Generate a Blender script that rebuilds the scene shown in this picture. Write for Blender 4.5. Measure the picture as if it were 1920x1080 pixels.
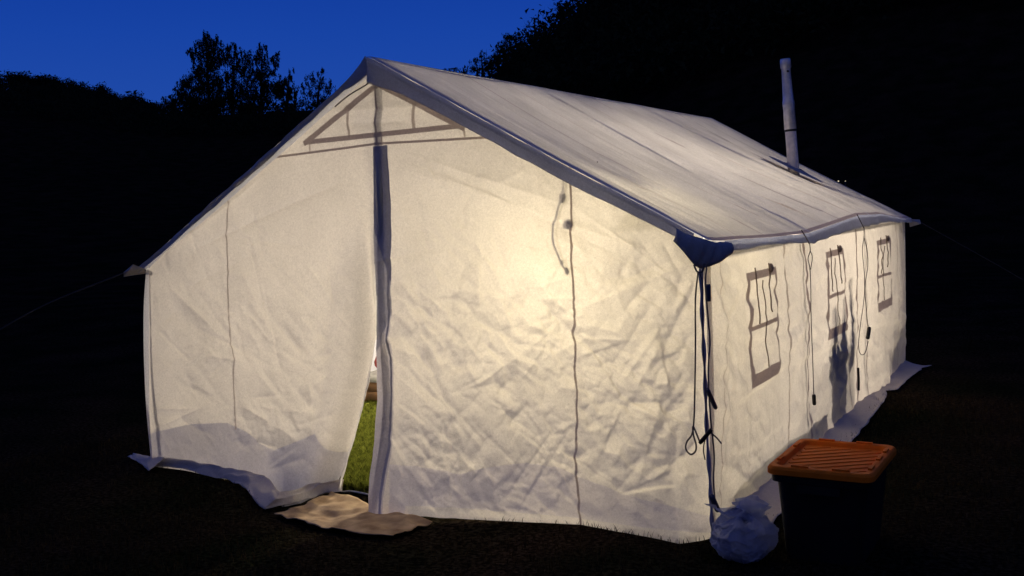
import bpy, bmesh, math, random
import numpy as np
from mathutils import Vector, Matrix, Euler

for o in list(bpy.data.objects):
    bpy.data.objects.remove(o)
S = bpy.context.scene
COL = S.collection

# ------------------------------------------------------------------ camera
CAM = Vector((3.7705, -5.0852, 1.7497))
cd = bpy.data.cameras.new('camera')
cam = bpy.data.objects.new('camera', cd)
COL.objects.link(cam)
cam.location = CAM
cam.rotation_euler = (1.4923, 0.0331, 0.512)
cd.sensor_width = 36
cd.lens = 36 * 1983.15 / 1920
cd.clip_end = 2000
cd.clip_start = 0.05
S.camera = cam

# ------------------------------------------------------------------ dusk sky
w = bpy.data.worlds.new('World'); S.world = w; w.use_nodes = True
nt = w.node_tree; nt.nodes.clear()
wo = nt.nodes.new('ShaderNodeOutputWorld'); bg = nt.nodes.new('ShaderNodeBackground')
tc = nt.nodes.new('ShaderNodeTexCoord'); sx = nt.nodes.new('ShaderNodeSeparateXYZ')
rp = nt.nodes.new('ShaderNodeValToRGB')
rp.color_ramp.elements[0].position = 0.0; rp.color_ramp.elements[0].color = (0.022, 0.088, 0.42, 1)
rp.color_ramp.elements[1].position = 0.8; rp.color_ramp.elements[1].color = (0.0045, 0.024, 0.17, 1)
e = rp.color_ramp.elements.new(0.16); e.color = (0.0085, 0.056, 0.37, 1)
e = rp.color_ramp.elements.new(0.22); e.color = (0.0050, 0.042, 0.33, 1)
e = rp.color_ramp.elements.new(0.40); e.color = (0.0060, 0.036, 0.25, 1)
nt.links.new(tc.outputs['Generated'], sx.inputs[0]); nt.links.new(sx.outputs['Z'], rp.inputs[0])
# pale afterglow of the sunset side, behind the camera, fading smoothly round and upwards
dt = nt.nodes.new('ShaderNodeVectorMath'); dt.operation = 'DOT_PRODUCT'; dt.inputs[1].default_value = (.45, -.86, .1)
nt.links.new(tc.outputs['Generated'], dt.inputs[0])
gm = nt.nodes.new('ShaderNodeMapRange'); gm.interpolation_type = 'SMOOTHERSTEP'; gm.inputs['From Min'].default_value = -.35; gm.inputs['From Max'].default_value = 1.0
gm.inputs['To Min'].default_value = 0; gm.inputs['To Max'].default_value = 1; nt.links.new(dt.outputs['Value'], gm.inputs['Value'])
gx = nt.nodes.new('ShaderNodeMix'); gx.data_type = 'RGBA'; gx.inputs['B'].default_value = (.050, .062, .165, 1)
nt.links.new(gm.outputs[0], gx.inputs['Factor']); nt.links.new(rp.outputs[0], gx.inputs['A']); nt.links.new(gx.outputs['Result'], bg.inputs['Color']); nt.links.new(bg.outputs[0], wo.inputs[0])
bg.inputs['Strength'].default_value = 1.0

S.view_settings.view_transform = 'Standard'; S.view_settings.look = 'None'
S.view_settings.gamma = 1.0; S.view_settings.exposure = 0.0; S.view_settings.use_curve_mapping = False
S.render.engine = 'CYCLES'
S.cycles.max_bounces = 12; S.cycles.diffuse_bounces = 8; S.cycles.transmission_bounces = 8
S.cycles.transparent_max_bounces = 12

LAMP_MAIN = (1.13, .66, 1.44)      # lantern close to the right half of the gable
E_MAIN = 31.0
E_FILL = 240.0
WARM = (1.0, 0.87, 0.59)

# ------------------------------------------------------------------ helpers
def link(o, parent=None):
    COL.objects.link(o)
    if parent: o.parent = parent
    return o
def mesh_obj(name, verts, faces, mat, parent=None, smooth=True):
    me = bpy.data.meshes.new(name)
    me.from_pydata([tuple(v) for v in verts], [], [tuple(f) for f in faces]); me.update()
    if smooth: me.polygons.foreach_set('use_smooth', [True] * len(me.polygons))
    if mat: me.materials.append(mat)
    return link(bpy.data.objects.new(name, me), parent)
def bm_obj(name, bm, mat, parent=None, smooth=False):
    me = bpy.data.meshes.new(name); bm.to_mesh(me); bm.free()
    if smooth: me.polygons.foreach_set('use_smooth', [True] * len(me.polygons))
    if mat: me.materials.append(mat)
    return link(bpy.data.objects.new(name, me), parent)
def thing(name, label, cat, loc=(0, 0, 0), rz=0, group=None):
    o = bpy.data.objects.new(name, None); COL.objects.link(o)
    o.location = loc; o.rotation_euler = (0, 0, rz); o.empty_display_size = .1
    o['label'] = label; o['category'] = cat
    if group: o['group'] = group
    return o
def tag(o, label=None, cat=None, group=None, kind=None):
    if label: o['label'] = label
    if cat: o['category'] = cat
    if group: o['group'] = group
    if kind: o['kind'] = kind
    return o
def tube(pts, r, n=8, closed=False, caps=True):
    """verts, faces of a tube along pts; r a number or one per point"""
    pts = [Vector(p) for p in pts]; N = len(pts)
    rs = r if isinstance(r, (list, tuple)) else [r] * N
    V = []; F = []; up = None
    for i, p in enumerate(pts):
        if closed: d = pts[(i + 1) % N] - pts[i - 1]
        else: d = pts[min(i + 1, N - 1)] - pts[max(i - 1, 0)]
        if d.length < 1e-9: d = Vector((0, 0, 1))
        d.normalize()
        if up is None: up = d.orthogonal().normalized()
        up = (up - d * up.dot(d))
        up = up.normalized() if up.length > 1e-6 else d.orthogonal().normalized()
        s = d.cross(up)
        for k in range(n):
            a = 2 * math.pi * k / n
            V.append(p + (up * math.cos(a) + s * math.sin(a)) * rs[i])
    for i in range(N if closed else N - 1):
        for k in range(n):
            a = i * n + k; b = i * n + (k + 1) % n; j = (i + 1) % N
            F.append((a, b, j * n + (k + 1) % n, j * n + k))
    if caps and not closed:
        F.append(tuple(range(n - 1, -1, -1))); F.append(tuple(range((N - 1) * n, N * n)))
    return V, F
def merge(parts):
    V = []; F = []
    for v, f in parts:
        o = len(V); V += list(v); F += [tuple(i + o for i in q) for q in f]
    return V, F
def box(x0, x1, y0, y1, z0, z1):
    V = [(x, y, z) for z in (z0, z1) for y in (y0, y1) for x in (x0, x1)]
    F = [(0, 2, 3, 1), (4, 5, 7, 6), (0, 1, 5, 4), (2, 6, 7, 3), (0, 4, 6, 2), (1, 3, 7, 5)]
    return V, F
def smoothpath(pts, k=6):
    """Catmull-Rom through the points"""
    P = [Vector(p) for p in pts]; out = []
    Q = [2 * P[0] - P[1]] + P + [2 * P[-1] - P[-2]]
    for i in range(1, len(Q) - 2):
        for j in range(k):
            t = j / k; a, b, c, d = Q[i - 1:i + 3]
            out.append(0.5 * ((2 * b) + (c - a) * t + (2 * a - 5 * b + 4 * c - d) * t * t + (3 * b - a - 3 * c + d) * t ** 3))
    out.append(P[-1]); return out

def _h(ix, iy, seed):
    n = (ix.astype(np.int64) * 374761393 + iy.astype(np.int64) * 668265263 + seed * 982451653) & 0xffffffff
    n = ((n ^ (n >> 13)) * 1274126177) & 0xffffffff
    return ((n ^ (n >> 16)) & 0xffff) / 65535.0
def gn(x, y, seed=0):
    """smooth value noise -1..1"""
    ix = np.floor(x); iy = np.floor(y); fx = x - ix; fy = y - iy
    ux = fx * fx * fx * (fx * (fx * 6 - 15) + 10); uy = fy * fy * fy * (fy * (fy * 6 - 15) + 10)
    a = _h(ix, iy, seed); b = _h(ix + 1, iy, seed); c = _h(ix, iy + 1, seed); d = _h(ix + 1, iy + 1, seed)
    return 2 * ((a * (1 - ux) + b * ux) * (1 - uy) + (c * (1 - ux) + d * ux) * uy) - 1
def ridged(x, y, seed=0):
    return 1 - 2 * np.sqrt(np.abs(gn(x, y, seed)) + .002)
def worley(x, y, seed=0):
    """distance to the nearest jittered point: flat-sided cells that meet in sharp creases"""
    ix = np.floor(x); iy = np.floor(y); best = np.full(x.shape, 9.0)
    for a in (-1, 0, 1):
        for b in (-1, 0, 1):
            cx = ix + a; cy = iy + b
            d = np.hypot(cx + _h(cx, cy, seed) - x, cy + _h(cx, cy, seed + 7) - y) * (.7 + .6 * _h(cx, cy, seed + 13))
            best = np.minimum(best, d)
    return best * best * 1.5
def crumple(u, v, seed, f=1.0):
    """creased cloth: cells of several sizes, stretched one way and the other, thinned out by patches"""
    wu = u + .03 * gn(u * 3, v * 3, seed + 1) + .003 * gn(u * 13, v * 13, seed + 5); wv = v + .03 * gn(u * 3 + 9, v * 3, seed + 2) + .003 * gn(u * 13 + 4, v * 13, seed + 6)
    m1 = np.clip(.55 + .8 * gn(u * 1.9, v * 1.9, seed + 3), 0.05, 1); m2 = np.clip(.5 + .9 * gn(u * 2.7 + 5, v * 2.7, seed + 4), 0, 1)
    p = .8 * wu + .6 * wv; q = -.6 * wu + .8 * wv; p2 = .75 * wu - .66 * wv; q2 = .66 * wu + .75 * wv
    return f * (.026 * m1 * worley(p * 3.2, q * 6.5, seed) + .020 * m2 * worley(p2 * 4.5, q2 * 11, seed + 20) - .017 * m1 * worley(q * 8 + 3, p * 14, seed + 30) + .0065 * m2 * worley(wu * 24, wv * 27, seed + 40))
def crease(u, v, p, q, a, w, kind=0, bend=0.0):
    """one sharp fold from p to q"""
    px, py = p; dx, dy = q[0] - px, q[1] - py; L = math.hypot(dx, dy) + 1e-9; dx /= L; dy /= L
    t = ((u - px) * dx + (v - py) * dy) / L
    d = (-(u - px) * dy + (v - py) * dx) + bend * (t * (1 - t))
    m = np.clip(np.minimum(t, 1 - t) * 3.2 + .12, 0, 1); m = m * m * (3 - 2 * m)
    if kind == 0: pr = np.exp(-np.abs(d) / w)
    elif kind == 1: pr = np.tanh(d / (w * .5)) * np.exp(-np.abs(d) / (w * 2.5))
    else: pr = np.exp(-(d / w) ** 2)
    return a * m * pr

# ------------------------------------------------------------------ materials
def new_mat(name):
    m = bpy.data.materials.new(name); m.use_nodes = True
    t = m.node_tree; t.nodes.clear()
    out = t.nodes.new('ShaderNodeOutputMaterial')
    return m, t, out
def canvas(name, transl, col=(.80, .79, .76), tcol=(.88, .81, .70), weave=1.0, dirt=0.10, streak=False):
    m, t, out = new_mat(name); N = t.nodes.new; L = t.links.new
    co = N('ShaderNodeTexCoord')
    # blotchy cloth, a little uneven thickness
    n1 = N('ShaderNodeTexNoise'); n1.inputs['Scale'].default_value = 3.0; n1.inputs['Detail'].default_value = 5
    n2 = N('ShaderNodeTexNoise'); n2.inputs['Scale'].default_value = 70; n2.inputs['Detail'].default_value = 3
    n3 = N('ShaderNodeTexNoise'); n3.inputs['Scale'].default_value = 190; n3.inputs['Detail'].default_value = 2
    for n in (n1, n2, n3): L(co.outputs['Object'], n.inputs['Vector'])
    def mul(a, lo, hi):
        r = N('ShaderNodeMapRange'); r.inputs['From Min'].default_value = .3; r.inputs['From Max'].default_value = .7
        r.inputs['To Min'].default_value = lo; r.inputs['To Max'].default_value = hi; L(a.outputs['Fac'], r.inputs['Value']); return r
    a = mul(n1, 1 - dirt, 1); b = mul(n2, .93, 1.05); c = mul(n3, .90, 1.08)
    m1 = N('ShaderNodeMath'); m1.operation = 'MULTIPLY'; L(a.outputs[0], m1.inputs[0]); L(b.outputs[0], m1.inputs[1])
    m2 = N('ShaderNodeMath'); m2.operation = 'MULTIPLY'; L(m1.outputs[0], m2.inputs[0]); L(c.outputs[0], m2.inputs[1])
    def tint(cc):
        x = N('ShaderNodeVectorMath'); x.operation = 'SCALE'; x.inputs[0].default_value = cc; L(m2.outputs[0], x.inputs['Scale']); return x
    bp = N('ShaderNodeBump'); bp.inputs['Strength'].default_value = .35 * weave; bp.inputs['Distance'].default_value = .004
    L(n2.outputs['Fac'], bp.inputs['Height'])
    nb = N('ShaderNodeTexNoise'); nb.inputs['Scale'].default_value = 14; nb.inputs['Detail'].default_value = 6; nb.inputs['Distortion'].default_value = 1.2
    L(co.outputs['Object'], nb.inputs['Vector'])
    b2 = N('ShaderNodeBump'); b2.inputs['Strength'].default_value = .30 * weave; b2.inputs['Distance'].default_value = .012
    L(nb.outputs['Fac'], b2.inputs['Height']); L(bp.outputs[0], b2.inputs['Normal'])
    d = N('ShaderNodeBsdfDiffuse'); L(tint(col).outputs[0], d.inputs['Color']); L(b2.outputs[0], d.inputs['Normal'])
    tr = N('ShaderNodeBsdfTranslucent'); L(tint(tcol).outputs[0], tr.inputs['Color']); L(b2.outputs[0], tr.inputs['Normal'])
    mx = N('ShaderNodeMixShader'); mx.inputs[0].default_value = transl
    L(d.outputs[0], mx.inputs[1]); L(tr.outputs[0], mx.inputs[2]); L(mx.outputs[0], out.inputs[0])
    return m
def simple(name, col, rough=.6, noise=.25, scale=8, metal=0.0, bump=.0, spec=.4):
    m, t, out = new_mat(name); N = t.nodes.new; L = t.links.new
    p = N('ShaderNodeBsdfPrincipled'); co = N('ShaderNodeTexCoord'); n = N('ShaderNodeTexNoise')
    n.inputs['Scale'].default_value = scale; n.inputs['Detail'].default_value = 6
    L(co.outputs['Object'], n.inputs['Vector'])
    r = N('ShaderNodeMapRange'); r.inputs['From Min'].default_value = .3; r.inputs['From Max'].default_value = .7
    r.inputs['To Min'].default_value = 1 - noise; r.inputs['To Max'].default_value = 1 + noise
    L(n.outputs['Fac'], r.inputs['Value'])
    x = N('ShaderNodeVectorMath'); x.operation = 'SCALE'; x.inputs[0].default_value = col; L(r.outputs[0], x.inputs['Scale'])
    L(x.outputs[0], p.inputs['Base Color']); p.inputs['Roughness'].default_value = rough; p.inputs['Metallic'].default_value = metal
    p.inputs['Specular IOR Level'].default_value = spec
    if bump:
        b = N('ShaderNodeBump'); b.inputs['Strength'].default_value = bump; b.inputs['Distance'].default_value = .01
        L(n.outputs['Fac'], b.inputs['Height']); L(b.outputs[0], p.inputs['Normal'])
    L(p.outputs[0], out.inputs[0]); return m
def foliage(name, col, transl=.25, sc=9, lo=.4, hi=1.6):
    m, t, out = new_mat(name); N = t.nodes.new; L = t.links.new
    d = N('ShaderNodeBsdfDiffuse'); tr = N('ShaderNodeBsdfTranslucent'); mx = N('ShaderNodeMixShader')
    co = N('ShaderNodeTexCoord'); n = N('ShaderNodeTexNoise'); n.inputs['Scale'].default_value = sc; L(co.outputs['Object'], n.inputs['Vector'])
    r = N('ShaderNodeMapRange'); r.inputs['From Min'].default_value = .3; r.inputs['From Max'].default_value = .7; r.inputs['To Min'].default_value = lo; r.inputs['To Max'].default_value = hi; L(n.outputs['Fac'], r.inputs['Value'])
    x = N('ShaderNodeVectorMath'); x.operation = 'SCALE'; x.inputs[0].default_value = col; L(r.outputs[0], x.inputs['Scale'])
    L(x.outputs[0], d.inputs['Color']); L(x.outputs[0], tr.inputs['Color']); mx.inputs[0].default_value = transl
    L(d.outputs[0], mx.inputs[1]); L(tr.outputs[0], mx.inputs[2]); L(mx.outputs[0], out.inputs[0]); return m

M = dict(
    wall=canvas('white_canvas', .46),
    roof=canvas('roof_canvas', .36, tcol=(.85, .80, .72), weave=.7, dirt=.2),
    seam=canvas('doubled_seam', .14, col=(.55, .5, .5), tcol=(.75, .58, .45)),
    seam_soft=canvas('light_seam', .22, col=(.62, .58, .55), tcol=(.80, .66, .52)),
    roofseam=canvas('roof_seam', .08, tcol=(.7, .6, .5)),
    opaque=canvas('blackout_hem', .06, col=(.66, .66, .70)),
    valance=canvas('valance_cloth', .50, col=(.86, .86, .88), tcol=(.70, .72, .80)),
    lit_hem=canvas('lit_door_hem', .60, tcol=(.92, .87, .76)),
    shade=canvas('lamp_shade', .45, tcol=(.9, .85, .75)),
    strap=canvas('strap_cloth', .15, col=(.34, .28, .25), tcol=(.6, .5, .4)),
    patch=canvas('corner_canvas', .02, col=(.42, .43, .47)),
    band_dark=canvas('dark_door_band', .045, col=(.58, .57, .60), tcol=(.66, .62, .64)),
    band_mid=canvas('mid_door_band', .16, col=(.60, .58, .60), tcol=(.68, .64, .65)),
    band=canvas('door_band', .34, col=(.62, .60, .62), tcol=(.72, .66, .66)),
    tape=canvas('zip_tape', .05, col=(.45, .45, .55)),
    foot_dim=canvas('foot_shadow', .37, col=(.78, .77, .78), tcol=(.82, .75, .70)),
    foot_dim_grey=canvas('grey_foot_shadow', .30, col=(.76, .76, .78), tcol=(.80, .74, .70)),
    sod=canvas('sod_cloth', .08, col=(.66, .60, .54)),
    rope=simple('dark_rope', (.15, .13, .13), .8),
    guy=simple('guy_rope', (.05, .045, .045), .8),
    black=simple('black_plastic', (.008, .008, .009), .5),
    toggle=simple('grey_toggle', (.05, .06, .10), .6),
    steel=simple('galvanised_steel', (.72, .69, .69), .36, .15, 25, .7, .06),
    steel_lit=simple('warm_lit_steel', (.85, .76, .66), .4, .12, 25, .25, .05),  # paler and warmer: roof glow on the lower pipe put into the colour
    pole=simple('frame_steel', (.5, .5, .5), .5, .1, 5, .5),
    orange=simple('orange_plastic', (.92, .20, .010), .6, .12, 14, 0, .08, .12),
    mat=None, soil=None,
    bark=simple('dark_bark', (.03, .025, .02), .9),
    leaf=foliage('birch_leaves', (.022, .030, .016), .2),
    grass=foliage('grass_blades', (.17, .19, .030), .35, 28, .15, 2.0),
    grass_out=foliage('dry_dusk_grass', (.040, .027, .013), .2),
    wood=simple('crate_wood', (.32, .17, .07), .7, .3, 12),
    red=simple('red_cloth', (.35, .02, .015), .8),
    white=simple('white_plastic', (.7, .68, .6), .6),
    fabric_dark=simple('dark_bed_cloth', (.03, .035, .05), .9),
)

# ------------------------------------------------------------------ terrain
def table(T):
    xs = np.array([t[0] for t in T], float); ys = np.array([t[1] for t in T], float)
    return lambda x: np.interp(x, xs, ys)
# elevation of the skyline (degrees) by compass azimuth around the pitch, and how far it lies
ELEV = table([(-180, 6), (-100, 7), (-60, 6.9), (-55, 6.45), (-51, 6.2), (-49, 5.7), (-47.4, 5.3), (-44, 5.25), (-38, 5.2), (-35, 5.1),
              (-33, 5.3), (-31, 5.8), (-30, 6.9), (-28, 8.2), (-25.6, 9.9), (-20, 13.5), (-10, 18), (0, 20), (30, 18), (90, 9), (180, 6)])
DIST = table([(-180, 120), (-60, 150), (-45, 130), (-36, 110), (-30, 95), (-20, 85), (30, 85), (90, 110), (180, 120)])
def ground_z(x, y):
    x = np.asarray(x, float); y = np.asarray(y, float)
    z = -.045 * np.exp(-((x + .1) / .9) ** 2 - ((y + .35) / .45) ** 2)
    dx = x - CAM.x; dy = y - CAM.y; r = np.hypot(dx, dy); az = np.degrees(np.arctan2(dx, dy))
    D = DIST(az); H = D * np.tan(np.radians(ELEV(az))) + 1.75
    t = np.clip((r - 24) / (D - 24), 0, 1)
    hill = H * (t * t * (1.9 - .9 * t)) 
    hill = hill - np.clip(r - D, 0, None) * .25
    rough = .012 * gn(x * 2.3, y * 2.3, 5) + .006 * gn(x * 7, y * 7, 6)
    near = np.clip((r - 12) / 20, 0, 1)
    z = z + hill + rough * .6 + near * .25 * gn(x * .15, y * .15, 9)
    return z
def gz(x, y): return float(ground_z(np.array([x]), np.array([y]))[0])

def make_ground():
    rs = np.concatenate([[0], np.geomspace(1.0, 260, 170)])
    azs = np.radians(np.linspace(-180, 180, 421))[:-1]
    azs = np.sort(np.concatenate([azs, np.radians(np.arange(-60, 0, .35) + .07)]))
    n = len(azs); V = [(CAM.x, CAM.y, gz(CAM.x, CAM.y))]; F = []
    R_, A_ = np.meshgrid(rs[1:], azs, indexing='ij')
    X = CAM.x + R_ * np.sin(A_); Y = CAM.y + R_ * np.cos(A_); Z = ground_z(X, Y)
    V += list(zip(X.ravel(), Y.ravel(), Z.ravel()))
    for k in range(n): F.append((0, 1 + (k + 1) % n, 1 + k))
    for i in range(len(rs) - 2):
        a = 1 + i * n; b = a + n
        for k in range(n):
            k2 = (k + 1) % n; F.append((a + k, a + k2, b + k2, b + k))
    m, t, out = new_mat('dark_turf'); N = t.nodes.new; L = t.links.new
    co = N('ShaderNodeTexCoord'); n1 = N('ShaderNodeTexNoise'); n1.inputs['Scale'].default_value = 1.1; n1.inputs['Detail'].default_value = 8
    n2 = N('ShaderNodeTexNoise'); n2.inputs['Scale'].default_value = 38; n2.inputs['Detail'].default_value = 6
    L(co.outputs['Object'], n1.inputs['Vector']); L(co.outputs['Object'], n2.inputs['Vector'])
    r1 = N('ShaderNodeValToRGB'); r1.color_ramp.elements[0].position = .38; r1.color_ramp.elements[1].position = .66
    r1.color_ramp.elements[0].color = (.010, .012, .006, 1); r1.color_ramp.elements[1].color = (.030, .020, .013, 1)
    L(n1.outputs['Fac'], r1.inputs[0])
    r2 = N('ShaderNodeMapRange'); r2.inputs['From Min'].default_value = .42; r2.inputs['From Max'].default_value = .72
    r2.inputs['To Min'].default_value = .35; r2.inputs['To Max'].default_value = 2.2; L(n2.outputs['Fac'], r2.inputs['Value'])
    x = N('ShaderNodeVectorMath'); x.operation = 'SCALE'; L(r1.outputs[0], x.inputs[0]); L(r2.outputs[0], x.inputs['Scale'])
    d = N('ShaderNodeBsdfDiffuse'); L(x.outputs[0], d.inputs['Color'])
    b = N('ShaderNodeBump'); b.inputs['Strength'].default_value = .8; b.inputs['Distance'].default_value = .02; L(n2.outputs['Fac'], b.inputs['Height'])
    L(b.outputs[0], d.inputs['Normal']); L(d.outputs[0], out.inputs[0])
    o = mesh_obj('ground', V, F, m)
    tag(o, kind='structure'); return o
make_ground()

# ------------------------------------------------------------------ cloth builder
def build_cloth(us, vlo, vhi, rows, cuts, regions, mapf, parent, default, flip=False, smooth_iter=0):
    """grid in (u,v); cut along given segments; faces sorted into regions; mapped to 3-D with mapf.
       regions: list of (name, material key, test(cx,cy) -> bool array); test name None deletes."""
    us = np.asarray(us); nu = len(us)
    T = np.linspace(0, 1, rows + 1)
    V0 = vlo(us); V1 = vhi(us)
    U = np.repeat(us[:, None], rows + 1, 1); Vv = V0[:, None] * (1 - T) + V1[:, None] * T
    verts = np.stack([U.ravel(), Vv.ravel(), np.zeros(U.size)], 1)
    i, j = np.meshgrid(np.arange(nu - 1), np.arange(rows), indexing='ij')
    a = (i * (rows + 1) + j).ravel(); q = np.stack([a, a + rows + 1, a + rows + 2, a + 1], 1)
    me = bpy.data.meshes.new('tmp'); me.from_pydata(verts.tolist(), [], q.tolist())
    bm = bmesh.new(); bm.from_mesh(me); bpy.data.meshes.remove(me)
    for (p, s) in cuts:
        dx, dy = s[0] - p[0], s[1] - p[1]; L = math.hypot(dx, dy)
        if L < 1e-6: continue
        dx /= L; dy /= L
        fs = []
        for f in bm.faces:
            c = f.verts[0].co; tt = (c.x - p[0]) * dx + (c.y - p[1]) * dy
            if -.03 < tt < L + .03 and abs(-(c.x - p[0]) * dy + (c.y - p[1]) * dx) < .035: fs.append(f)
        if not fs: continue
        es = set(); vs = set()
        for f in fs: es.update(f.edges); vs.update(f.verts)
        bmesh.ops.bisect_plane(bm, geom=fs + list(es) + list(vs), dist=1e-4, plane_co=(p[0], p[1], 0), plane_no=(-dy, dx, 0))
    bm.verts.ensure_lookup_table(); bm.verts.index_update()
    uv = np.array([v.co[:2] for v in bm.verts])
    faces = [[v.index for v in f.verts] for f in bm.faces]
    bm.free()
    cen = np.array([uv[f].mean(0) for f in faces])
    P = mapf(uv[:, 0], uv[:, 1])
    owner = np.full(len(faces), -1)
    for k, (nm, mk, test) in enumerate(regions):
        hit = test(cen[:, 0], cen[:, 1]) & (owner == -1); owner[hit] = k
    out = {}
    def emit(nm, mk, idx):
        fl = [faces[k] for k in idx]
        if not fl: return None
        used = sorted(set(v for f in fl for v in f)); mp = {v: n for n, v in enumerate(used)}
        fl = [[mp[v] for v in (reversed(f) if flip else f)] for f in fl]
        o = mesh_obj(nm, P[used].tolist(), fl, M[mk], parent); return o
    out['_default'] = emit(default[0], default[1], np.where(owner == -1)[0])
    for k, (nm, mk, test) in enumerate(regions):
        if nm is None: continue
        out.setdefault(nm, []); out[nm].append(emit(nm, mk, np.where(owner == k)[0]))
    return out
def poly_test(pts):
    P = np.array(pts, float)
    def f(x, y):
        ins = np.zeros(len(x), bool); n = len(P)
        for i in range(n):
            x1, y1 = P[i]; x2, y2 = P[(i + 1) % n]
            c = ((y1 > y) != (y2 > y)) & (x < (x2 - x1) * (y - y1) / (y2 - y1 + 1e-12) + x1)
            ins ^= c
        return ins
    return f
def poly_cuts(pts): return [(pts[i], pts[(i + 1) % len(pts)]) for i in range(len(pts))]
def strip(p, q, w0):
    dx, dy = q[0] - p[0], q[1] - p[1]; L = math.hypot(dx, dy); nx, ny = -dy / L * w0 / 2, dx / L * w0 / 2
    return [(p[0] + nx, p[1] + ny), (q[0] + nx, q[1] + ny), (q[0] - nx, q[1] - ny), (p[0] - nx, p[1] - ny)]

tent = thing('wall_tent', 'large white canvas wall tent glowing from a lantern inside, roof and windows facing right', 'tent')

LEN = 5.94
AP = (.03, 2.63)                                     # apex of the roof
def roof_front_z(x):                                 # roof underside line at the gable
    x = np.asarray(x, float)
    return np.where(x > AP[0], AP[1] - .545 * (x - AP[0]), AP[1] - .02 - .597 * (AP[0] - x))

# creases of the gable, read off the cloth: (p, q) pairs in wall metres, taken from a sketch grid
def RG(a, b):                                        # sketch units of the right half -> wall metres
    px = 700 + a / 2; py = 480 + b / 2
    return PXW(px, py)
_A = np.array(Euler((1.4923, 0.0331, 0.512)).to_matrix())
def PXW(px, py):
    d = _A @ np.array([(px - 960) / 1983.15, -(py - 540) / 1983.15, -1.0])
    t = -CAM.y / d[1]; return (CAM.x + d[0] * t, CAM.z + d[2] * t)
def LG(a, b): return PXW(200 + .463 * a, 500 + .463 * b)
right_cr = [(330,150,415,275),(415,280,355,460),(610,100,480,230),(610,100,740,215),(545,265,635,275),(480,390,700,435),(760,385,945,325),
 (945,325,880,285),(1190,70,1070,320),(1070,320,975,510),(1070,320,1110,540),(780,460,950,545),(950,545,1100,550),(950,545,880,440),
 (970,560,1130,690),(930,570,830,790),(440,670,350,790),(530,455,455,530),(580,550,500,650),(160,640,250,745),(250,745,150,805),
 (250,745,320,735),(320,735,400,860),(400,770,450,860),(350,790,380,830),(470,850,590,860),(60,200,180,330),(180,330,300,600),
 (90,100,160,190),(300,600,280,700),(800,770,940,885),(940,885,1130,800),(1200,290,1130,430),(1140,650,1130,900),(360,500,700,250),
 (70,540,200,650),(900,100,1110,20),(380,0,385,200),(510,300,570,290),(385,240,520,320),(870,60,900,130),(560,760,470,870),
 (640,340,720,430),(700,420,760,470),(690,250,800,215),(300,520,460,430),(620,600,700,700),(860,600,790,640),(1000,620,1090,700),
 (420,560,560,600),(540,660,640,740),(700,730,800,760),(120,430,210,560),(200,160,330,150),(820,120,980,60),(640,170,800,260),
 (980,140,1080,200),(1010,400,1180,350),(1060,600,1180,560),(900,900,1150,860),(380,300,500,400),(500,400,640,500),(230,300,330,440)]
left_cr = [(250,80,450,280),(510,210,555,370),(560,390,720,570),(720,570,780,680),(640,190,820,370),(820,370,940,345),(760,480,800,640),
 (820,480,910,430),(795,455,825,560),(825,560,820,700),(520,560,660,640),(660,640,780,720),(780,730,650,830),(650,830,830,770),
 (280,450,500,560),(300,600,450,690),(380,360,530,385),(700,220,800,360),(610,400,700,520),(880,0,930,150),(740,190,850,210),
 (640,860,540,850),(690,730,600,700)]
rng = np.random.RandomState(4)
CR = []
for k, (a, b, c, d) in enumerate(right_cr):
    CR.append((RG(a, b), RG(c, d), rng.uniform(.006, .013) * (1 if rng.rand() < .6 else -1), rng.uniform(.012, .028), int(rng.rand() < .45), rng.uniform(-.05, .05)))
for k, (a, b, c, d) in enumerate(left_cr):
    CR.append((LG(a, b), LG(c, d), rng.uniform(.005, .011) * (1 if rng.rand() < .6 else -1), rng.uniform(.014, .03), int(rng.rand() < .45), rng.uniform(-.05, .05)))
for k in range(75):                                  # long straight folds where the cloth was packed
    x = rng.uniform(.12, 1.9); z = rng.uniform(.2, 1.5); an = rng.choice([1.0, .85, -.65, -.8, .1]) + rng.normal(0, .18); l = rng.uniform(.25, .8)
    CR.append(((x - l / 2 * math.cos(an), z - l / 2 * math.sin(an)), (x + l / 2 * math.cos(an), z + l / 2 * math.sin(an)), rng.uniform(.0022, .0050) * rng.choice([-1, 1, 1]), rng.uniform(.006, .011), 0, 0.0))
for k in range(35):
    x = rng.uniform(-1.85, -.3); z = rng.uniform(.35, 1.7); an = rng.choice([-.75, -1.1, .3]) + rng.normal(0, .2); l = rng.uniform(.25, .9)
    CR.append(((x - l / 2 * math.cos(an), z - l / 2 * math.sin(an)), (x + l / 2 * math.cos(an), z + l / 2 * math.sin(an)), rng.uniform(.0018, .0042) * rng.choice([-1, 1, 1]), rng.uniform(.007, .012), 0, 0.0))
for k in range(170):                                 # small ones over the lower right half
    x = rng.uniform(.1, 1.98); z = rng.uniform(.15, 1.35) if rng.rand() < .85 else rng.uniform(1.2, 1.9); an = rng.choice([.9, -.7, .2, 2.0]) + rng.normal(0, .35); l = rng.uniform(.07, .28)
    CR.append(((x, z), (x + l * math.cos(an), z + l * math.sin(an)), rng.uniform(.002, .005) * rng.choice([-1, 1]), rng.uniform(.007, .016), int(rng.rand() < .5), rng.uniform(-.08, .08)))
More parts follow.
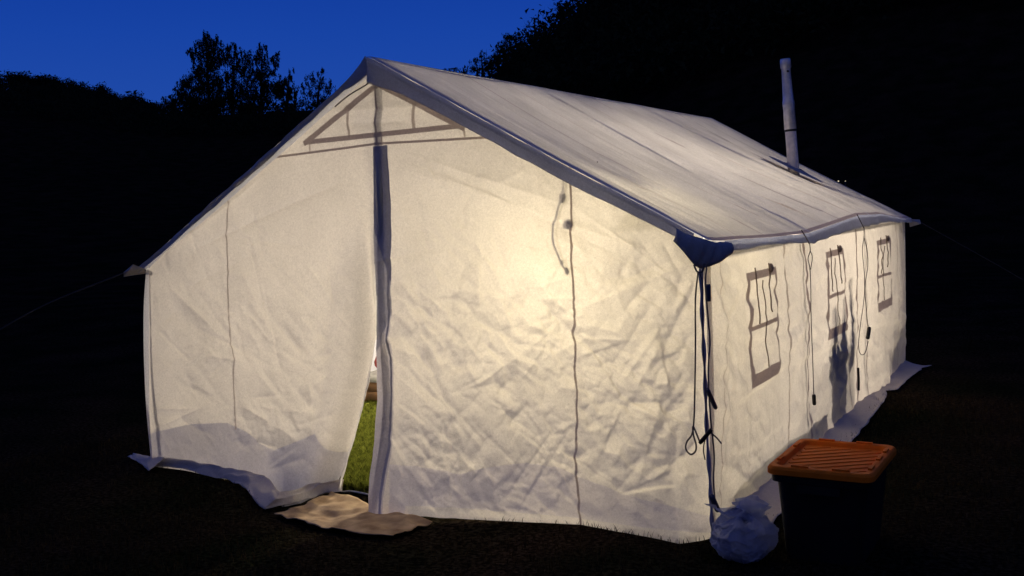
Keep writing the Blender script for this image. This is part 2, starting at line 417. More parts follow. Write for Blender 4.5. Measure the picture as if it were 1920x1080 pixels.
for k in range(60):                                  # soft ones on the left half and gable
    x = rng.uniform(-1.9, -.1); z = rng.uniform(.2, 1.6); an = rng.choice([-.8, .5]) + rng.normal(0, .4); l = rng.uniform(.1, .4)
    CR.append(((x, z), (x + l * math.cos(an), z + l * math.sin(an)), rng.uniform(.001, .004) * rng.choice([-1, 1]), rng.uniform(.01, .025), int(rng.rand() < .5), rng.uniform(-.08, .08)))
for (a, b) in [((.05, 2.05), (1.9, 1.42)), ((.1, 2.10), (1.3, 1.72)), ((.6, 1.9), (1.75, 1.38)), ((-.2, 1.95), (-1.6, 1.5)), ((-.9, 2.0), (-1.7, 1.55)),
               ((-.5, 2.36), (.5, 2.34)), ((-.3, 2.27), (.3, 2.26)), ((.1, 2.0), (.9, 1.75)), ((2.0, 1.45), (1.1, 1.1)), ((2.0, 1.4), (1.5, .75)), ((2., 1.4), (1.75, .9))]:
    CR.append((a, b, .006 * rng.choice([-1, 1]), .015, 0, .06))

BOT_L = [(-2.13, .00), (-1.68, -.012), (-1.15, -.022), (-1.0, -.03), (-.96, -.06), (-.82, -.15), (-.68, -.10), (-.545, -.035), (-.35, .03), (-.30, .03)]
BOT_R = [(-.24, -.10), (-.173, -.106), (-.06, -.10), (.633, -.053), (1.264, -.008), (1.788, -.049), (2.05, .01)]
vbot = table(BOT_L + BOT_R)
KICK = table([(-2.1, .03), (-1.68, .0), (-1.0, -.09), (-.95, -.16), (-.82, -.34), (-.68, -.2), (-.55, -.09), (-.36, .03), (-.30, .03), (-.24, -.27), (-.05, -.26), (.63, -.15), (1.26, -.03), (1.79, -.13), (2.02, .02)])
def xl_edge(z): return np.interp(z, [0, .03, .35, .7, .9, 1.09, 1.3, 2.1], [-.365, -.35, -.225, -.108, -.070, -.054, -.055, -.052])
def xr_edge(z): return np.interp(z, [-.11, .1, .33, .62, 1.09, 1.3, 1.6, 2.12], [-.178, -.158, -.112, -.075, -.052, -.058, -.078, -.052])
def front_map(u, v):
    corner = np.where(u < -1.6, (-1.6 - u) / .4, 0) 
    x = u + .006 * gn(v * 2.2, u * .7 + 3, 11)
    side = (u < (xl_edge(v) + xr_edge(v)) / 2)
    ku = np.where(side, np.minimum(u, -.345), np.maximum(u, -.2))
    k = KICK(ku)
    # kick fades with height, the flap by the door keeps it longer
    hgt = np.where(side, .55, .75)
    g = np.clip(1 - (v - vbot(u)) / hgt, 0, 1) ** 1.7
    dy = k * g
    y = .02 + .03 * np.clip((v - 1.46) / 1.1, 0, 1) + dy
    x = x - dy * .75
    z = v + .33 * np.abs(dy) * np.where(dy < 0, 1, -1)
    # billow and drape
    h = .018 * gn(u * 1.1 + 7, v * 1.1, 21) + .008 * gn(u * 3, v * 2.4, 22)
    low = np.clip((1.7 - v) / .8, 0, 1)
    amp = np.where(u > 0, 1.0, .45) * (.25 + .75 * low)
    # domain-warped fine crumple
    wu = u + .05 * gn(u * 5, v * 5, 31); wv = v + .05 * gn(u * 5 + 9, v * 5, 32)
    h = h + crumple(u, v, 300, 1.35) * amp
    h = h + amp * .25 * (.0030 * ridged(wu * 6.0, wv * 7.0, 33) + .0022 * ridged(wu * 14, wv * 15, 34) + .0007 * ridged(wu * 33, wv * 31, 35))
    for (p, q, a, wd, kd, bd) in CR:
        lo_x, hi_x = min(p[0], q[0]) - .15, max(p[0], q[0]) + .15; lo_z, hi_z = min(p[1], q[1]) - .15, max(p[1], q[1]) + .15
        s = (u > lo_x) & (u < hi_x) & (v > lo_z) & (v < hi_z)
        if s.any(): h[s] += crease(u[s], v[s], p, q, a * (2.6 if kd == 0 else .9), wd * (1.9 if kd == 0 else .8), kd, bd * .3)
    # valley beside the loose left door edge, lip at the very edge
    e = (xl_edge(v) - u); fade = np.clip((1.75 - v) / .6, 0, 1)
    val = np.where(side, -.10 * np.exp(-((e - .085 - .04 * np.clip(1 - v, 0, 1)) / .052) ** 2), 0) * fade
    lip = np.where(side, .055 * np.exp(-(np.clip(e, 0, 1) / .04) ** 2), 0) * np.clip((.97 - v) / .3, 0, 1)
    soft = np.where(side, .05 * np.exp(-((e - .25) / .12) ** 2), 0) * fade
    # long vertical drapes right of the door
    e2 = u - .07
    dr = np.where(~side, .012 * np.sin((e2 + .05 * v) * 30) * np.exp(-np.abs(e2) / .25), 0) * np.clip((1.9 - v), 0, 1)
    pin = np.clip(np.minimum(v - vbot(u), 1.0) * 14, .15, 1)
    edge = np.clip((2.03 - np.abs(u)) * 10, 0.1, 1)
    out = (h * edge) * pin + val + lip + soft + dr
    y = y - out
    y = y + .05 * np.clip((np.abs(u) - 1.93) / .1, 0, 1) ** 2          # turns round the corner
    # left edge of the tent leans a little
    x = np.where(u < -1.2, x - .12 * np.clip(1 - v / 1.45, 0, 1) * ((-u - 1.2) / .8) , x)
    # tuck bottom into the ground line
    return np.stack([x, y, z], 1)

# regions on the gable
G = []; cuts = []
gap = [(xl_edge(z), z) for z in (.97, .9, .7, .52, .35, .18, .03)] + [(-.375, -.2), (-.17, -.2)] + [(xr_edge(z), z) for z in (-.1, .0, .1, .33, .62, .85, .97)]
gap = [(float(a), float(b)) for a, b in gap]
G.append((None, None, poly_test(gap)))
band_l = [(float(xr_edge(z)), z) for z in (2.123, 1.9, 1.6, 1.28, 1.09, .85, .62, .33, .1, 0., -.1)]
band_l += [(-.178, -.14)]
band_r = [(.054, 2.126), (.056, 1.9), (.062, 1.6), (.068, 1.28), (.070, 1.09), (.064, .85), (.048, .62), (.012, .33), (-.04, .1), (-.06, 0.), (-.07, -.1), (-.07, -.14)]
tape_l = [(x - .030, z) for x, z in band_r]; tape_r = [(x - .012, z) for x, z in band_r]
G.append(('zip_tape', 'tape', poly_test(tape_l + tape_r[::-1])))
band = band_l + band_r[::-1]
bt = poly_test(band)
G.append(('door_band', 'band_dark', lambda x, y: bt(x, y) & (y + x * 2.2 > 1.46)))  # door band in three steps, less translucent towards the top
G.append(('door_band', 'band_mid', lambda x, y: bt(x, y) & (y - x * 1.8 > 1.00)))
G.append(('door_band', 'band', bt)); cuts += [((-.12, 1.724), (.10, 1.24)), ((-.12, .784), (.10, 1.18))]
ZH = (1.55, 1.3, 1.09, .9, .7, .52, .35, .18, .03, -.05)
hemp = [(float(xl_edge(z)) - .002 - .052 * min(1, (1.56 - z) * 2.5), z) for z in ZH] + [(float(xl_edge(z)) + .012, z) for z in ZH[::-1]]
G.append(('lit_door_hem', 'lit_hem', poly_test(hemp)))  # lamplight on the turned edge, set as brighter, more translucent cloth
def addstrip(nm, mk, p, q, wd):
    P = strip(p, q, wd); G.append((nm, mk, poly_test(P))); cuts.extend(poly_cuts(P))
# triangular gable vent
addstrip('vent_border', 'seam', (-.585, 2.168), (.02, 2.497), .034)
addstrip('vent_border', 'seam', (-.01, 2.497), (.60, 2.192), .044)
addstrip('vent_border', 'seam', (-.575, 2.178), (.585, 2.205), .030)
addstrip('gable_seam', 'seam', (-.86, 2.097), (-.022, 2.138), .014)
addstrip('gable_seam', 'seam', (-.022, 2.138), (.80, 2.128), .014)
addstrip('tie_strap', 'seam_soft', (-.235, 2.38), (-.228, 2.20), .018)
addstrip('tie_strap', 'seam_soft', (.243, 2.375), (.252, 2.21), .022)
addstrip('tie_strap', 'seam', (-.022, 2.49), (-.022, 2.14), .012)
addstrip('tie_strap', 'seam_soft', (-.54, 2.17), (-.54, 2.115), .012)
addstrip('tie_strap', 'seam_soft', (.015, 2.19), (.015, 2.14), .012)
addstrip('tie_strap', 'seam_soft', (.594, 2.20), (.597, 2.13), .012)
TRI = [(-.57, 2.17), (0, 2.49), (.59, 2.20)]
G.append(('vent_flap', 'wall', poly_test(TRI)))
addstrip('panel_seam', 'seam_soft', (-1.235, 1.92), (-1.262, 1.05), .011)
addstrip('panel_seam', 'seam_soft', (-1.262, 1.05), (-1.238, .33), .011)
addstrip('panel_seam', 'seam', (1.262, 1.97), (1.264, 1.0), .013)
addstrip('panel_seam', 'seam', (1.264, 1.0), (1.262, -.06), .013)
shadowR = [(-.03, -.3), (-.02, .20), (.2, .215), (.5, .20), (.7, .26), (.95, .31), (1.15, .30), (1.35, .24), (1.6, .17), (1.85, .14), (2.1, .10), (2.1, .035), (1.6, .02), (1.2, .03), (.6, .01), (.1, -.03), (.0, -.3)]
shadowL = [(-2.2, -.3), (-2.2, .16), (-1.9, .26), (-1.6, .34), (-1.3, .37), (-1.1, .30), (-.9, .22), (-.7, .30), (-.55, .36), (-.42, .24), (-.2, .2), (-.2, -.3)]
G.append(('foot_shadow', 'foot_dim', poly_test(shadowR))); G.append(('foot_shadow', 'foot_dim_grey', poly_test(shadowL)))  # shadows of goods inside the tent, set as less translucent cloth
for P in (gap, hemp, band, tape_l + tape_r[::-1], shadowR[1:-1], shadowL[1:-1], TRI): cuts.extend(poly_cuts(P))
us = np.concatenate([np.arange(-2.0, 2.0001, .0088), [2.02]])
build_cloth(us, lambda u: vbot(u) , lambda u: roof_front_z(u) - .015, 265, cuts, G, front_map, tent, ('gable_wall', 'wall'))

# ---------------------------------------------------------------- right side wall
EAVE = table([(-.15, 1.55), (0.1, 1.535), (1, 1.512), (1.93, 1.502), (2.9, 1.55), (3.56, 1.58), (4.46, 1.568), (5.54, 1.50), (6.1, 1.49)])
SCR = []
r2 = np.random.RandomState(9)
for k in range(26):                                   # pull lines fanning down from the front corner
    a = r2.uniform(.15, 1.35); l = r2.uniform(.35, .9)
    SCR.append(((.02, 1.42), (.02 + l * math.cos(-a), 1.42 + l * math.sin(-a)), r2.uniform(.004, .011) * r2.choice([-1, 1]), r2.uniform(.012, .03), 0, r2.uniform(-.05, .05)))
for k in range(70):                                   # upright gathers hanging from the eave
    y = r2.uniform(.1, 5.8); z0 = r2.uniform(.1, .9); l = r2.uniform(.3, .9)
    SCR.append(((y, min(1.5, z0 + l)), (y + r2.normal(0, .07), z0), r2.uniform(.003, .008) * r2.choice([-1, 1]), r2.uniform(.010, .022), int(r2.rand() < .4), r2.uniform(-.05, .05)))
for k in range(260):
    y = r2.uniform(.1, 5.9); z = r2.uniform(.05, 1.3); an = r2.choice([1.5, 1.7, -1.3, .3, -.2]) + r2.normal(0, .3); l = r2.uniform(.08, .4)
    SCR.append(((y, z), (y + l * math.cos(an), z + l * math.sin(an)), r2.uniform(.002, .007) * r2.choice([-1, 1]), r2.uniform(.01, .03), int(r2.rand() < .5), r2.uniform(-.1, .1)))
for (a, b, am) in [((.2, .64), (1.5, .70), .016), ((1.3, .70), (3.2, .63), .016), ((.3, 1.0), (1.1, .93), .008), ((1.2, 1.02), (2.6, 1.13), .012), ((1.3, .93), (2.4, .99), .01), ((2.4, 1.1), (4.6, 1.05), .01), ((.2, .36), (1.6, .33), .01), ((3.6, .66), (5.9, .5), .012), ((.1, .15), (2.2, .2), .012)]:
    SCR.append((a, b, am, .035, 1, .05))
def side_map(u, v):
    # u = y along the wall, v = height
    vv = v
    y = u + .013 * gn(v * 3.1, u * 1.3, 41) * np.clip((u - .25) * 4, 0, 1) * np.clip((5.7 - u) * 4, 0, 1) + .006 * gn(v * 9, u * 3, 42)
    h = .022 * gn(u * 1.3, v * 1.2, 51) + .005 * gn(u * 4.2, v * 1.6, 52) + .002 * gn(u * 9, v * 1.4, 57)
    wu = u + .05 * gn(u * 5, v * 5, 53); wv = v + .05 * gn(u * 5 + 9, v * 5, 54)
    h = h + crumple(u * .55, v * 1.0, 400, .80)
    h = h + .003 * ridged(wu * 6.0, wv * 4.5, 55) + .0015 * ridged(wu * 14, wv * 12, 56)
    for (p, q, a, wd, kd, bd) in SCR:
        s = (u > min(p[0], q[0]) - .15) & (u < max(p[0], q[0]) + .15) & (v > min(p[1], q[1]) - .15) & (v < max(p[1], q[1]) + .15)
        if s.any(): h[s] += crease(u[s], v[s], p, q, a * (1.3 if kd == 0 else .5), wd * (2.0 if kd == 0 else .9), kd, bd)
    # vertical drapes between hanging points
    h = h + .0035 * np.sin(u * 13 + 1.5 * np.sin(u * 2.1)) * np.clip(v / 1.2, .1, 1)
    pinx = np.clip((u - .0) * 6, 0, 1) * np.clip((5.94 - u) * 6, .5, 1)
    h = h * pinx
    low = np.clip(1 - v / .5, 0, 1) ** 1.6
    x = 2.0 + h + .03 * low * (1 + .6 * gn(u * 1.7, u * 0 + 1, 60)) + .02 * np.sin(np.clip(v / 1.45, 0, 1) * np.pi)
    x = x - .012 * np.clip((v - 1.3) / .2, 0, 1)
    z = v + 0 * u
    return np.stack([x, y, z], 1)
G = []; cuts = []
wins = [(.66, 1.285, 1.325, .675), (2.60, 3.235, 1.338, .70), (4.49, 5.145, 1.332, .705)]
win_roots = []
def addto(nm, mk, P): G.append((nm, mk, poly_test(P))); cuts.extend(poly_cuts(P))
def rect(a, b, c, d): return [(a, c), (b, c), (b, d), (a, d)]
for k, (a, b, t, bt) in enumerate(wins):
    addto('W%d_header' % k, 'seam', rect(a, b, t, t - .046))
    addto('W%d_sill' % k, 'seam', rect(a, b, bt, bt + .075))
    addto('W%d_frame' % k, 'seam', rect(a, a + .065, t - .046, bt + .075)); addto('W%d_frame' % k, 'seam', rect(b - .048, b, t - .046, bt + .075))
    addto('W%d_crossbar' % k, 'seam', rect(a + .045, b - .040, 1.022, .995))
    addto('W%d_pane' % k, 'wall', rect(a + .045, b - .042, t - .046, bt + .075))
for (y0, w_, mk) in [(.18, .010, 'seam_soft'), (1.53, .022, 'seam_soft'), (2.02, .040, 'seam'), (3.66, .035, 'seam'), (4.02, .02, 'seam_soft'), (5.5, .02, 'seam_soft')]:
    addto('wall_seam', mk, rect(y0 - w_ / 2, y0 + w_ / 2, 0.02, 1.6))
res = build_cloth(np.arange(0, LEN + .001, .0165), lambda u: 0 * u, lambda u: EAVE(u) - .03, 105, cuts, G, side_map, tent, ('side_wall', 'wall'))
for k, (a, b, t, bt) in enumerate(wins):
    pane = res['W%d_pane' % k][0]; pane.name = 'window'
    for nm in ('header', 'sill', 'frame', 'crossbar'):
        for o in res['W%d_%s' % (k, nm)]:
            if o: o.name = {'header': 'window_header', 'sill': 'window_sill', 'frame': 'window_frame', 'crossbar': 'crossbar'}[nm]; o.parent = pane
    # tie straps hanging over the upper half, lying on the cloth
    W_ = b - a
    for (fx, top, low, r) in [(.30, t + .02, t - .30, .0045), (.50, t - .06, (bt + .08), .004), (.72, t + .03, t - .26, .005)]:
        ys = a + W_ * fx; zz = np.linspace(top, low, 14)
        P = side_map(np.full(14, ys) + .012 * np.sin(zz * 21 + k + fx * 9), zz)
        P[:, 0] += .004
        v_, f_ = tube([tuple(p) for p in P], r, 6); mesh_obj('tie_strap', v_, f_, M['strap'], pane)
    for fx in (.74,):
        P = side_map(np.array([a + W_ * fx]), np.array([t]))[0]
        bm = bmesh.new(); bmesh.ops.create_icosphere(bm, subdivisions=2, radius=.022, matrix=Matrix.Translation((P[0] + .012, P[1], P[2])) @ Matrix.Diagonal((.7, 1, 1.3, 1)))
        bm_obj('toggle', bm, M['strap'], pane, True)

# ---------------------------------------------------------------- roof
RCR = []
r3 = np.random.RandomState(31)
for k in range(120):
    y = r3.uniform(.05, 5.9); l = r3.uniform(.3, 1.5); s0 = r3.uniform(.1, 2.2 - l * .8) if r3.rand() < .5 else 2.28 - l
    RCR.append(((y, s0), (y + r3.uniform(-.12, .02) * l, s0 + l), r3.uniform(.005, .013) * r3.choice([-1, 1]), r3.uniform(.010, .022), int(r3.rand() < .6), r3.uniform(-.12, .12)))
for k in range(60):
    y = r3.uniform(.05, 5.9); s0 = r3.uniform(.9, 2.2); an = r3.uniform(0, 3.14); l = r3.uniform(.08, .3)
    RCR.append(((y, s0), (y + l * math.cos(an), s0 + l * math.sin(an)), r3.uniform(.004, .008) * r3.choice([-1, 1]), r3.uniform(.008, .016), int(r3.rand() < .6), r3.uniform(-.12, .12)))
def roof_right_map(u, s):                             # u along the ridge, s 0..1 down the slope
    zr = 2.635 - .012 * np.sin(np.clip(u, 0, LEN) / LEN * 3 * np.pi) ** 2 - .004 * u
    ze = EAVE(u)
    x = AP[0] + (2.055 - AP[0]) * s; z = zr * (1 - s) + ze * s
    sag = .030 * np.abs(np.sin(u / LEN * 3 * np.pi)) * np.sin(np.pi * s) + .015 * np.sin(np.pi * s) * np.clip(u * 1.5, 0, 1)
    y = u + .012 * gn(s * 3, u * .6, 71)
    skew = u + .10 * s * 1.0
    streak = .009 * gn(skew * 4.5, s * 1.0, 72) + .0075 * gn(skew * 11, s * 1.3, 73) + .0042 * gn(skew * 26, s * 2.4, 74)
    grow = .35 + .65 * s
    h = streak * grow + .0022 * ridged((u + .03 * gn(u * 4, s * 8, 77)) * 7, s * 9, 75) * s
    # deep folds bunching near the eave
    h = h + .017 * np.abs(np.sin(skew * 7.5 + 1.3 * gn(u * 1.2, s * 1.5, 76))) * np.clip(s - .35, 0, 1) * np.clip((1.02 - s) * 8, 0, 1)
    for (p, q, a, wd, kd, bd) in RCR:
        m_ = (u > min(p[0], q[0]) - .15) & (u < max(p[0], q[0]) + .15)
        if m_.any(): h[m_] += crease(u[m_], s[m_] * 2.3, p, q, a, wd, kd, bd)
    k = np.clip(s * 9, 0, 1) * np.clip((1.005 - s) * 10, .15, 1)
    h = h * k
    nx, nz = .48, .877
    return np.stack([x + nx * h, y, z - sag + nz * h], 1)
G = []; cuts = []
Y0, Y1 = -.085, LEN + .09
addto('edge_hem', 'opaque', rect(Y0, -.015, -.01, 1.01))
for y0, wd, mk in [(LEN / 3, .030, 'roofseam'), (2 * LEN / 3, .032, 'roofseam'), (LEN - .02, .02, 'roofseam'), (LEN / 6, .016, 'seam'), (LEN / 2, .018, 'seam'), (5 * LEN / 6, .018, 'seam'), (LEN / 12, .008, 'seam_soft'), (LEN / 4, .010, 'seam_soft'), (5 * LEN / 12, .010, 'seam_soft'), (7 * LEN / 12, .012, 'seam_soft'), (3 * LEN / 4, .012, 'seam_soft')]:
    addto('roof_seam', mk, rect(y0 - wd / 2, y0 + wd / 2, -.01, 1.01))
addto('stove_jack', 'patch', rect(4.72, 5.12, .43, .69))
addto('eave_hem', 'seam', rect(-.02, Y1 + .01, .984, 1.01))
res = build_cloth(np.arange(Y0, Y1 + .001, .016), lambda u: 0 * u, lambda u: 0 * u + 1, 140, cuts, G, roof_right_map, tent, ('roof_panel', 'roof'))
# left slope, seen only as its front edge
def roof_left_map(u, s):
    x = AP[0] - (2.06 + AP[0]) * s; z = 2.633 - .004 * u * (1 - s) - (2.633 - 1.385) * s - .006 * np.sin(np.pi * s) + .008 * gn(u * 4, s * 3, 80) * s
    return np.stack([x, u, z], 1)
G = []; cuts = []
YL = -.02
addto('edge_hem', 'opaque', rect(YL, .0, -.01, 1.01))
build_cloth(np.arange(YL, Y1 + .001, .07), lambda u: 0 * u, lambda u: 0 * u + 1, 40, cuts, G, roof_left_map, tent, ('roof_panel', 'roof'), flip=True)
# ridge cap over the apex
def sheet(fn, nu, nv, name, mat, parent, thick=0.0):
    u, v = np.meshgrid(np.linspace(0, 1, nu), np.linspace(0, 1, nv), indexing='ij')
    P = fn(u.ravel(), v.ravel()); F = []
    for i in range(nu - 1):
        for j in range(nv - 1):
            a = i * nv + j; F.append((a, a + nv, a + nv + 1, a + 1))
    o = mesh_obj(name, P.tolist(), F, mat, parent)
    if thick:
        md = o.modifiers.new('thickness', 'SOLIDIFY'); md.thickness = thick; md.offset = 0
    return o
# right gable valance: hangs from the roof edge, outward fold line in its middle
def val_r(u, v):
    s = u; x = AP[0] + (1.985 - AP[0]) * s
    P = roof_right_map(np.full(s.shape, Y0), (x - AP[0]) / (2.055 - AP[0]))
    drop = np.interp(x, [.03, .3, .7, 1.1, 1.8, 2.0], [.150, .100, .088, .085, .068, .06])
    return np.stack([P[:, 0] - .004 * v, P[:, 1] - .004 - .008 * np.sin(np.pi * np.clip(v * 3, 0, 1)) - .012 * v + .004 * gn(x * 6, v * 2, 90), P[:, 2] - .004 - drop * v + .003 * gn(x * 9, v * 0, 91)], 1)
sheet(val_r, 120, 12, 'valance', M['valance'], tent, .003)
def val_l(u, v):                                      # left one curls back under, its face lit by the wall
    s = u
    P = roof_left_map(np.full(s.shape, -.02) - .06 * np.clip(1 - s / .10, 0, 1), s)
    near = np.clip(1 - s / .12, 0, 1)
    drop = .004 + .10 * near; back = .0 * s
    return np.stack([P[:, 0] + .02 * v * (1 - near), P[:, 1] + back * v ** 1.3 - .01 * (1 - v) - .006 * gn(s * 30, v * 2, 92), P[:, 2] - .003 - drop * v - .02 * (1 - near) * v + .004 * gn(s * 25, v, 93)], 1)
sheet(val_l, 120, 8, 'valance', M['opaque'], tent, .003)
def val_s(u, v):                                      # eave valance along the side
    y = .16 + (LEN + .1 - .16) * u
    P = roof_right_map(y, np.full(u.shape, 1.0))
    drop = np.interp(y, [.15, .9, 1.6, 1.95, 2.6, 3.5, 4.1, 5.4, 6.1], [.055, .040, .055, .070, .075, .09, .085, .045, .04]) + .006 * gn(y * 5, y * 0, 94)
    return np.stack([P[:, 0] + .004 + .018 * v + .01 * np.sin(y * 17) * v, P[:, 1], P[:, 2] - .002 - drop * v], 1)
sheet(val_s, 200, 6, 'valance', M['valance'], tent, .003)
# front right corner patch, pulled down to a point by its guy ring
def patch():
    T = Vector((2.03, -.10, 1.428))
    fr = [Vector((1.905, -.112, 1.607)), Vector((1.96, -.115, 1.578)), Vector((2.035, -.11, 1.555)), Vector((2.075, -.04, 1.532)), Vector((2.08, .03, 1.530)), Vector((2.085, .11, 1.525)), Vector((2.085, .20, 1.515))]
    lo = [Vector((1.89, -.118, 1.545)), Vector((1.945, -.135, 1.495)), T + Vector((-.035, -.02, .0)), T + Vector((0, 0, -.02)), Vector((2.09, -.02, 1.43)), Vector((2.095, .09, 1.452)), Vector((2.09, .20, 1.465))]
    fr = smoothpath(fr, 4); lo = smoothpath(lo, 4); n = len(fr); V = []; F = []; K = 6
    for i in range(n):
        for j in range(K):
            t = j / (K - 1); p = fr[i].lerp(lo[i], t); V.append(p + Vector((.012, -.012, 0)) * math.sin(t * math.pi) * (1 + .5 * math.sin(i * 1.7)))
    for i in range(n - 1):
        for j in range(K - 1): a = i * K + j; F.append((a, a + K, a + K + 1, a + 1))
    o = mesh_obj('corner_patch', V, F, M['patch'], tent); md = o.modifiers.new('thickness', 'SOLIDIFY'); md.thickness = .004; md.offset = 0
patch()
# left eave tip of cloth sticking out past the wall
def nub():
    P = [(-2.02, -.08, 1.43), (-2.14, -.06, 1.375), (-2.19, -.02, 1.34), (-2.02, .03, 1.36), (-1.98, -.02, 1.40), (-2.05, -.09, 1.39)]
    bm = bmesh.new()
    for p in P: bm.verts.new(p)
    bmesh.ops.convex_hull(bm, input=bm.verts); bm_obj('eave_tip', bm, M['seam_soft'], tent)
    P = [(2.05, LEN + .02, 1.48), (2.14, LEN + .12, 1.47), (2.16, LEN + .06, 1.43), (2.06, LEN + .04, 1.40), (2.1, LEN + .1, 1.42)]
    bm = bmesh.new()
    for p in P: bm.verts.new(p)
    bmesh.ops.convex_hull(bm, input=bm.verts); bm_obj('eave_tip', bm, M['seam_soft'], tent)
nub()
# hidden walls close the tent
def wl(u, v):
    y = LEN * u; z = 1.40 * v; return np.stack([-2.02 - .03 * np.sin(v * np.pi) - .06 * (1 - v) + .02 * gn(y * 2, z * 2, 95), y + .02, z], 1)
sheet(wl, 60, 20, 'side_wall', M['wall'], tent)
def wb(u, v):
    x = -2.03 + 4.05 * u; top = roof_front_z(x) - .03; z = top * v; return np.stack([x, LEN - .01 + .03 * np.sin(v * np.pi) + 0 * x, z], 1)
sheet(wb, 60, 30, 'back_wall', M['wall'], tent)
# sod cloth lying on the grass
def sod_side(u, v):
    y = .15 + (LEN + .02 - .15) * u
    wdt = np.interp(y, [.15, .5, 2.6, 3.9, 4.4, 4.5, 5.8, 6.0], [.26, .22, .22, .17, .10, .17, .20, .28])
    x = 2.0 + wdt * v + .012 * gn(y * 5, v * 2, 96)
    return np.stack([x, y + .06 * v * u, ground_z(x, y) + .012 + .045 * (1 - v) ** 2 + .012 * (gn(y * 6, v * 3, 97) + 1) * .5 + .006], 1)
sheet(sod_side, 220, 14, 'sod_cloth', M['sod'], tent, .003)
def sod_left(u, v):
    x = -2.42 + .52 * u; y = -.02 + .18 * (1 - u) - .13 * v * (.4 + .6 * u) + .015 * gn(u * 5, v * 3, 98)
    return np.stack([x, y, ground_z(x, y) + .02 + .05 * u * (1 - v) + .02 * (gn(u * 6, v * 5, 99) + 1) * .5], 1)
sheet(sod_left, 24, 10, 'sod_cloth', M['sod'], tent, .003)
def sod_front(u, v):                                  # loose skirt bunched on the grass left of the door
    x0 = -2.05 + 1.70 * u; wd = np.interp(u, [0, .15, .45, .62, .75, .88, 1], [.02, .03, .05, .16, .13, .07, .03])
    k = np.interp(x0, [-2.1, -1.68, -1.0, -.95, -.82, -.68, -.55, -.36], [.03, 0, -.09, -.16, -.34, -.2, -.09, .03])
    x = x0 - k * .75 + .02 * gn(u * 14, v * 2, 140); y = .02 + k - wd * v + .03 * gn(u * 9, v, 141) * v
    fold = .030 * (gn(u * 13, v * 1.2, 142) + 1) * np.clip(v * 2, 0, 1) * np.clip((1.05 - v) * 2.5, 0.1, 1) + .012 * (gn(u * 30, v * 2.5, 143) + 1)
    return np.stack([x, y, ground_z(x, y) + .008 + .07 * (1 - v) ** 2 + fold * np.interp(u, [0, .4, .6, 1], [.3, .5, 1, .8])], 1)
sheet(sod_front, 200, 14, 'sod_cloth', M['sod'], tent, .003)
# frame inside the cloth: posts, ridge, eave and rafters
fr = []
fr.append(('post', smoothpath([(-.03, .14, .0), (-.022, .072, 1.5), (-.018, .066, 2.02), (-.01, .15, 2.5)], 6), .027)); fr.append(('post', [(0.02, LEN - .2, 0), (.02, LEN - .2, 2.5)], .019))
fr.append(('ridge_pole', [(.03, .02, 2.585), (.03, LEN, 2.565)], .02))
fr.append(('eave_pole', [(1.93, .05, 1.45), (1.93, LEN - .05, 1.45)], .016)); fr.append(('eave_pole', [(-1.93, .05, 1.36), (-1.93, LEN - .05, 1.36)], .016))
for yy in (.12, LEN / 3, 2 * LEN / 3, LEN - .12):
    if yy > .2:
        fr.append(('rafter', [(.03, yy, 2.555), (1.93, yy, 1.45)], .014)); fr.append(('rafter', [(.03, yy, 2.555), (-1.93, yy, 1.36)], .014))
    if yy > .2: fr.append(('leg', [(1.93, yy, 0), (1.93, yy, 1.45)], .014))
    fr.append(('leg', [(-1.93, yy, 0), (-1.93, yy, 1.36)], .014))
for nm, p, r in fr:
    v_, f_ = tube(p, r, 10); mesh_obj(nm, v_, f_, M['pole'], tent)

# ---------------------------------------------------------------- ropes on the tent
def wpt(px, py, y=-.02):                              # point of the gable plane
    d = _A @ np.array([(px - 960) / 1983.15, -(py - 540) / 1983.15, -1.0]); t = (y - CAM.y) / d[1]
    return (CAM.x + d[0] * t, y, CAM.z + d[2] * t)
def spt(px, py, x=2.06):                              # point of the side plane
    d = _A @ np.array([(px - 960) / 1983.15, -(py - 540) / 1983.15, -1.0]); t = (x - CAM.x) / d[0]
    return (x, CAM.y + d[1] * t, CAM.z + d[2] * t)
def rope(pts, r=.0045, mat='rope', name='rope', parent=None, label=None, cat=None, group=None):
    v_, f_ = tube(smoothpath(pts, 6), r, 6); o = mesh_obj(name, v_, f_, M[mat], parent)
    if label: tag(o, label, cat, group)
    return o
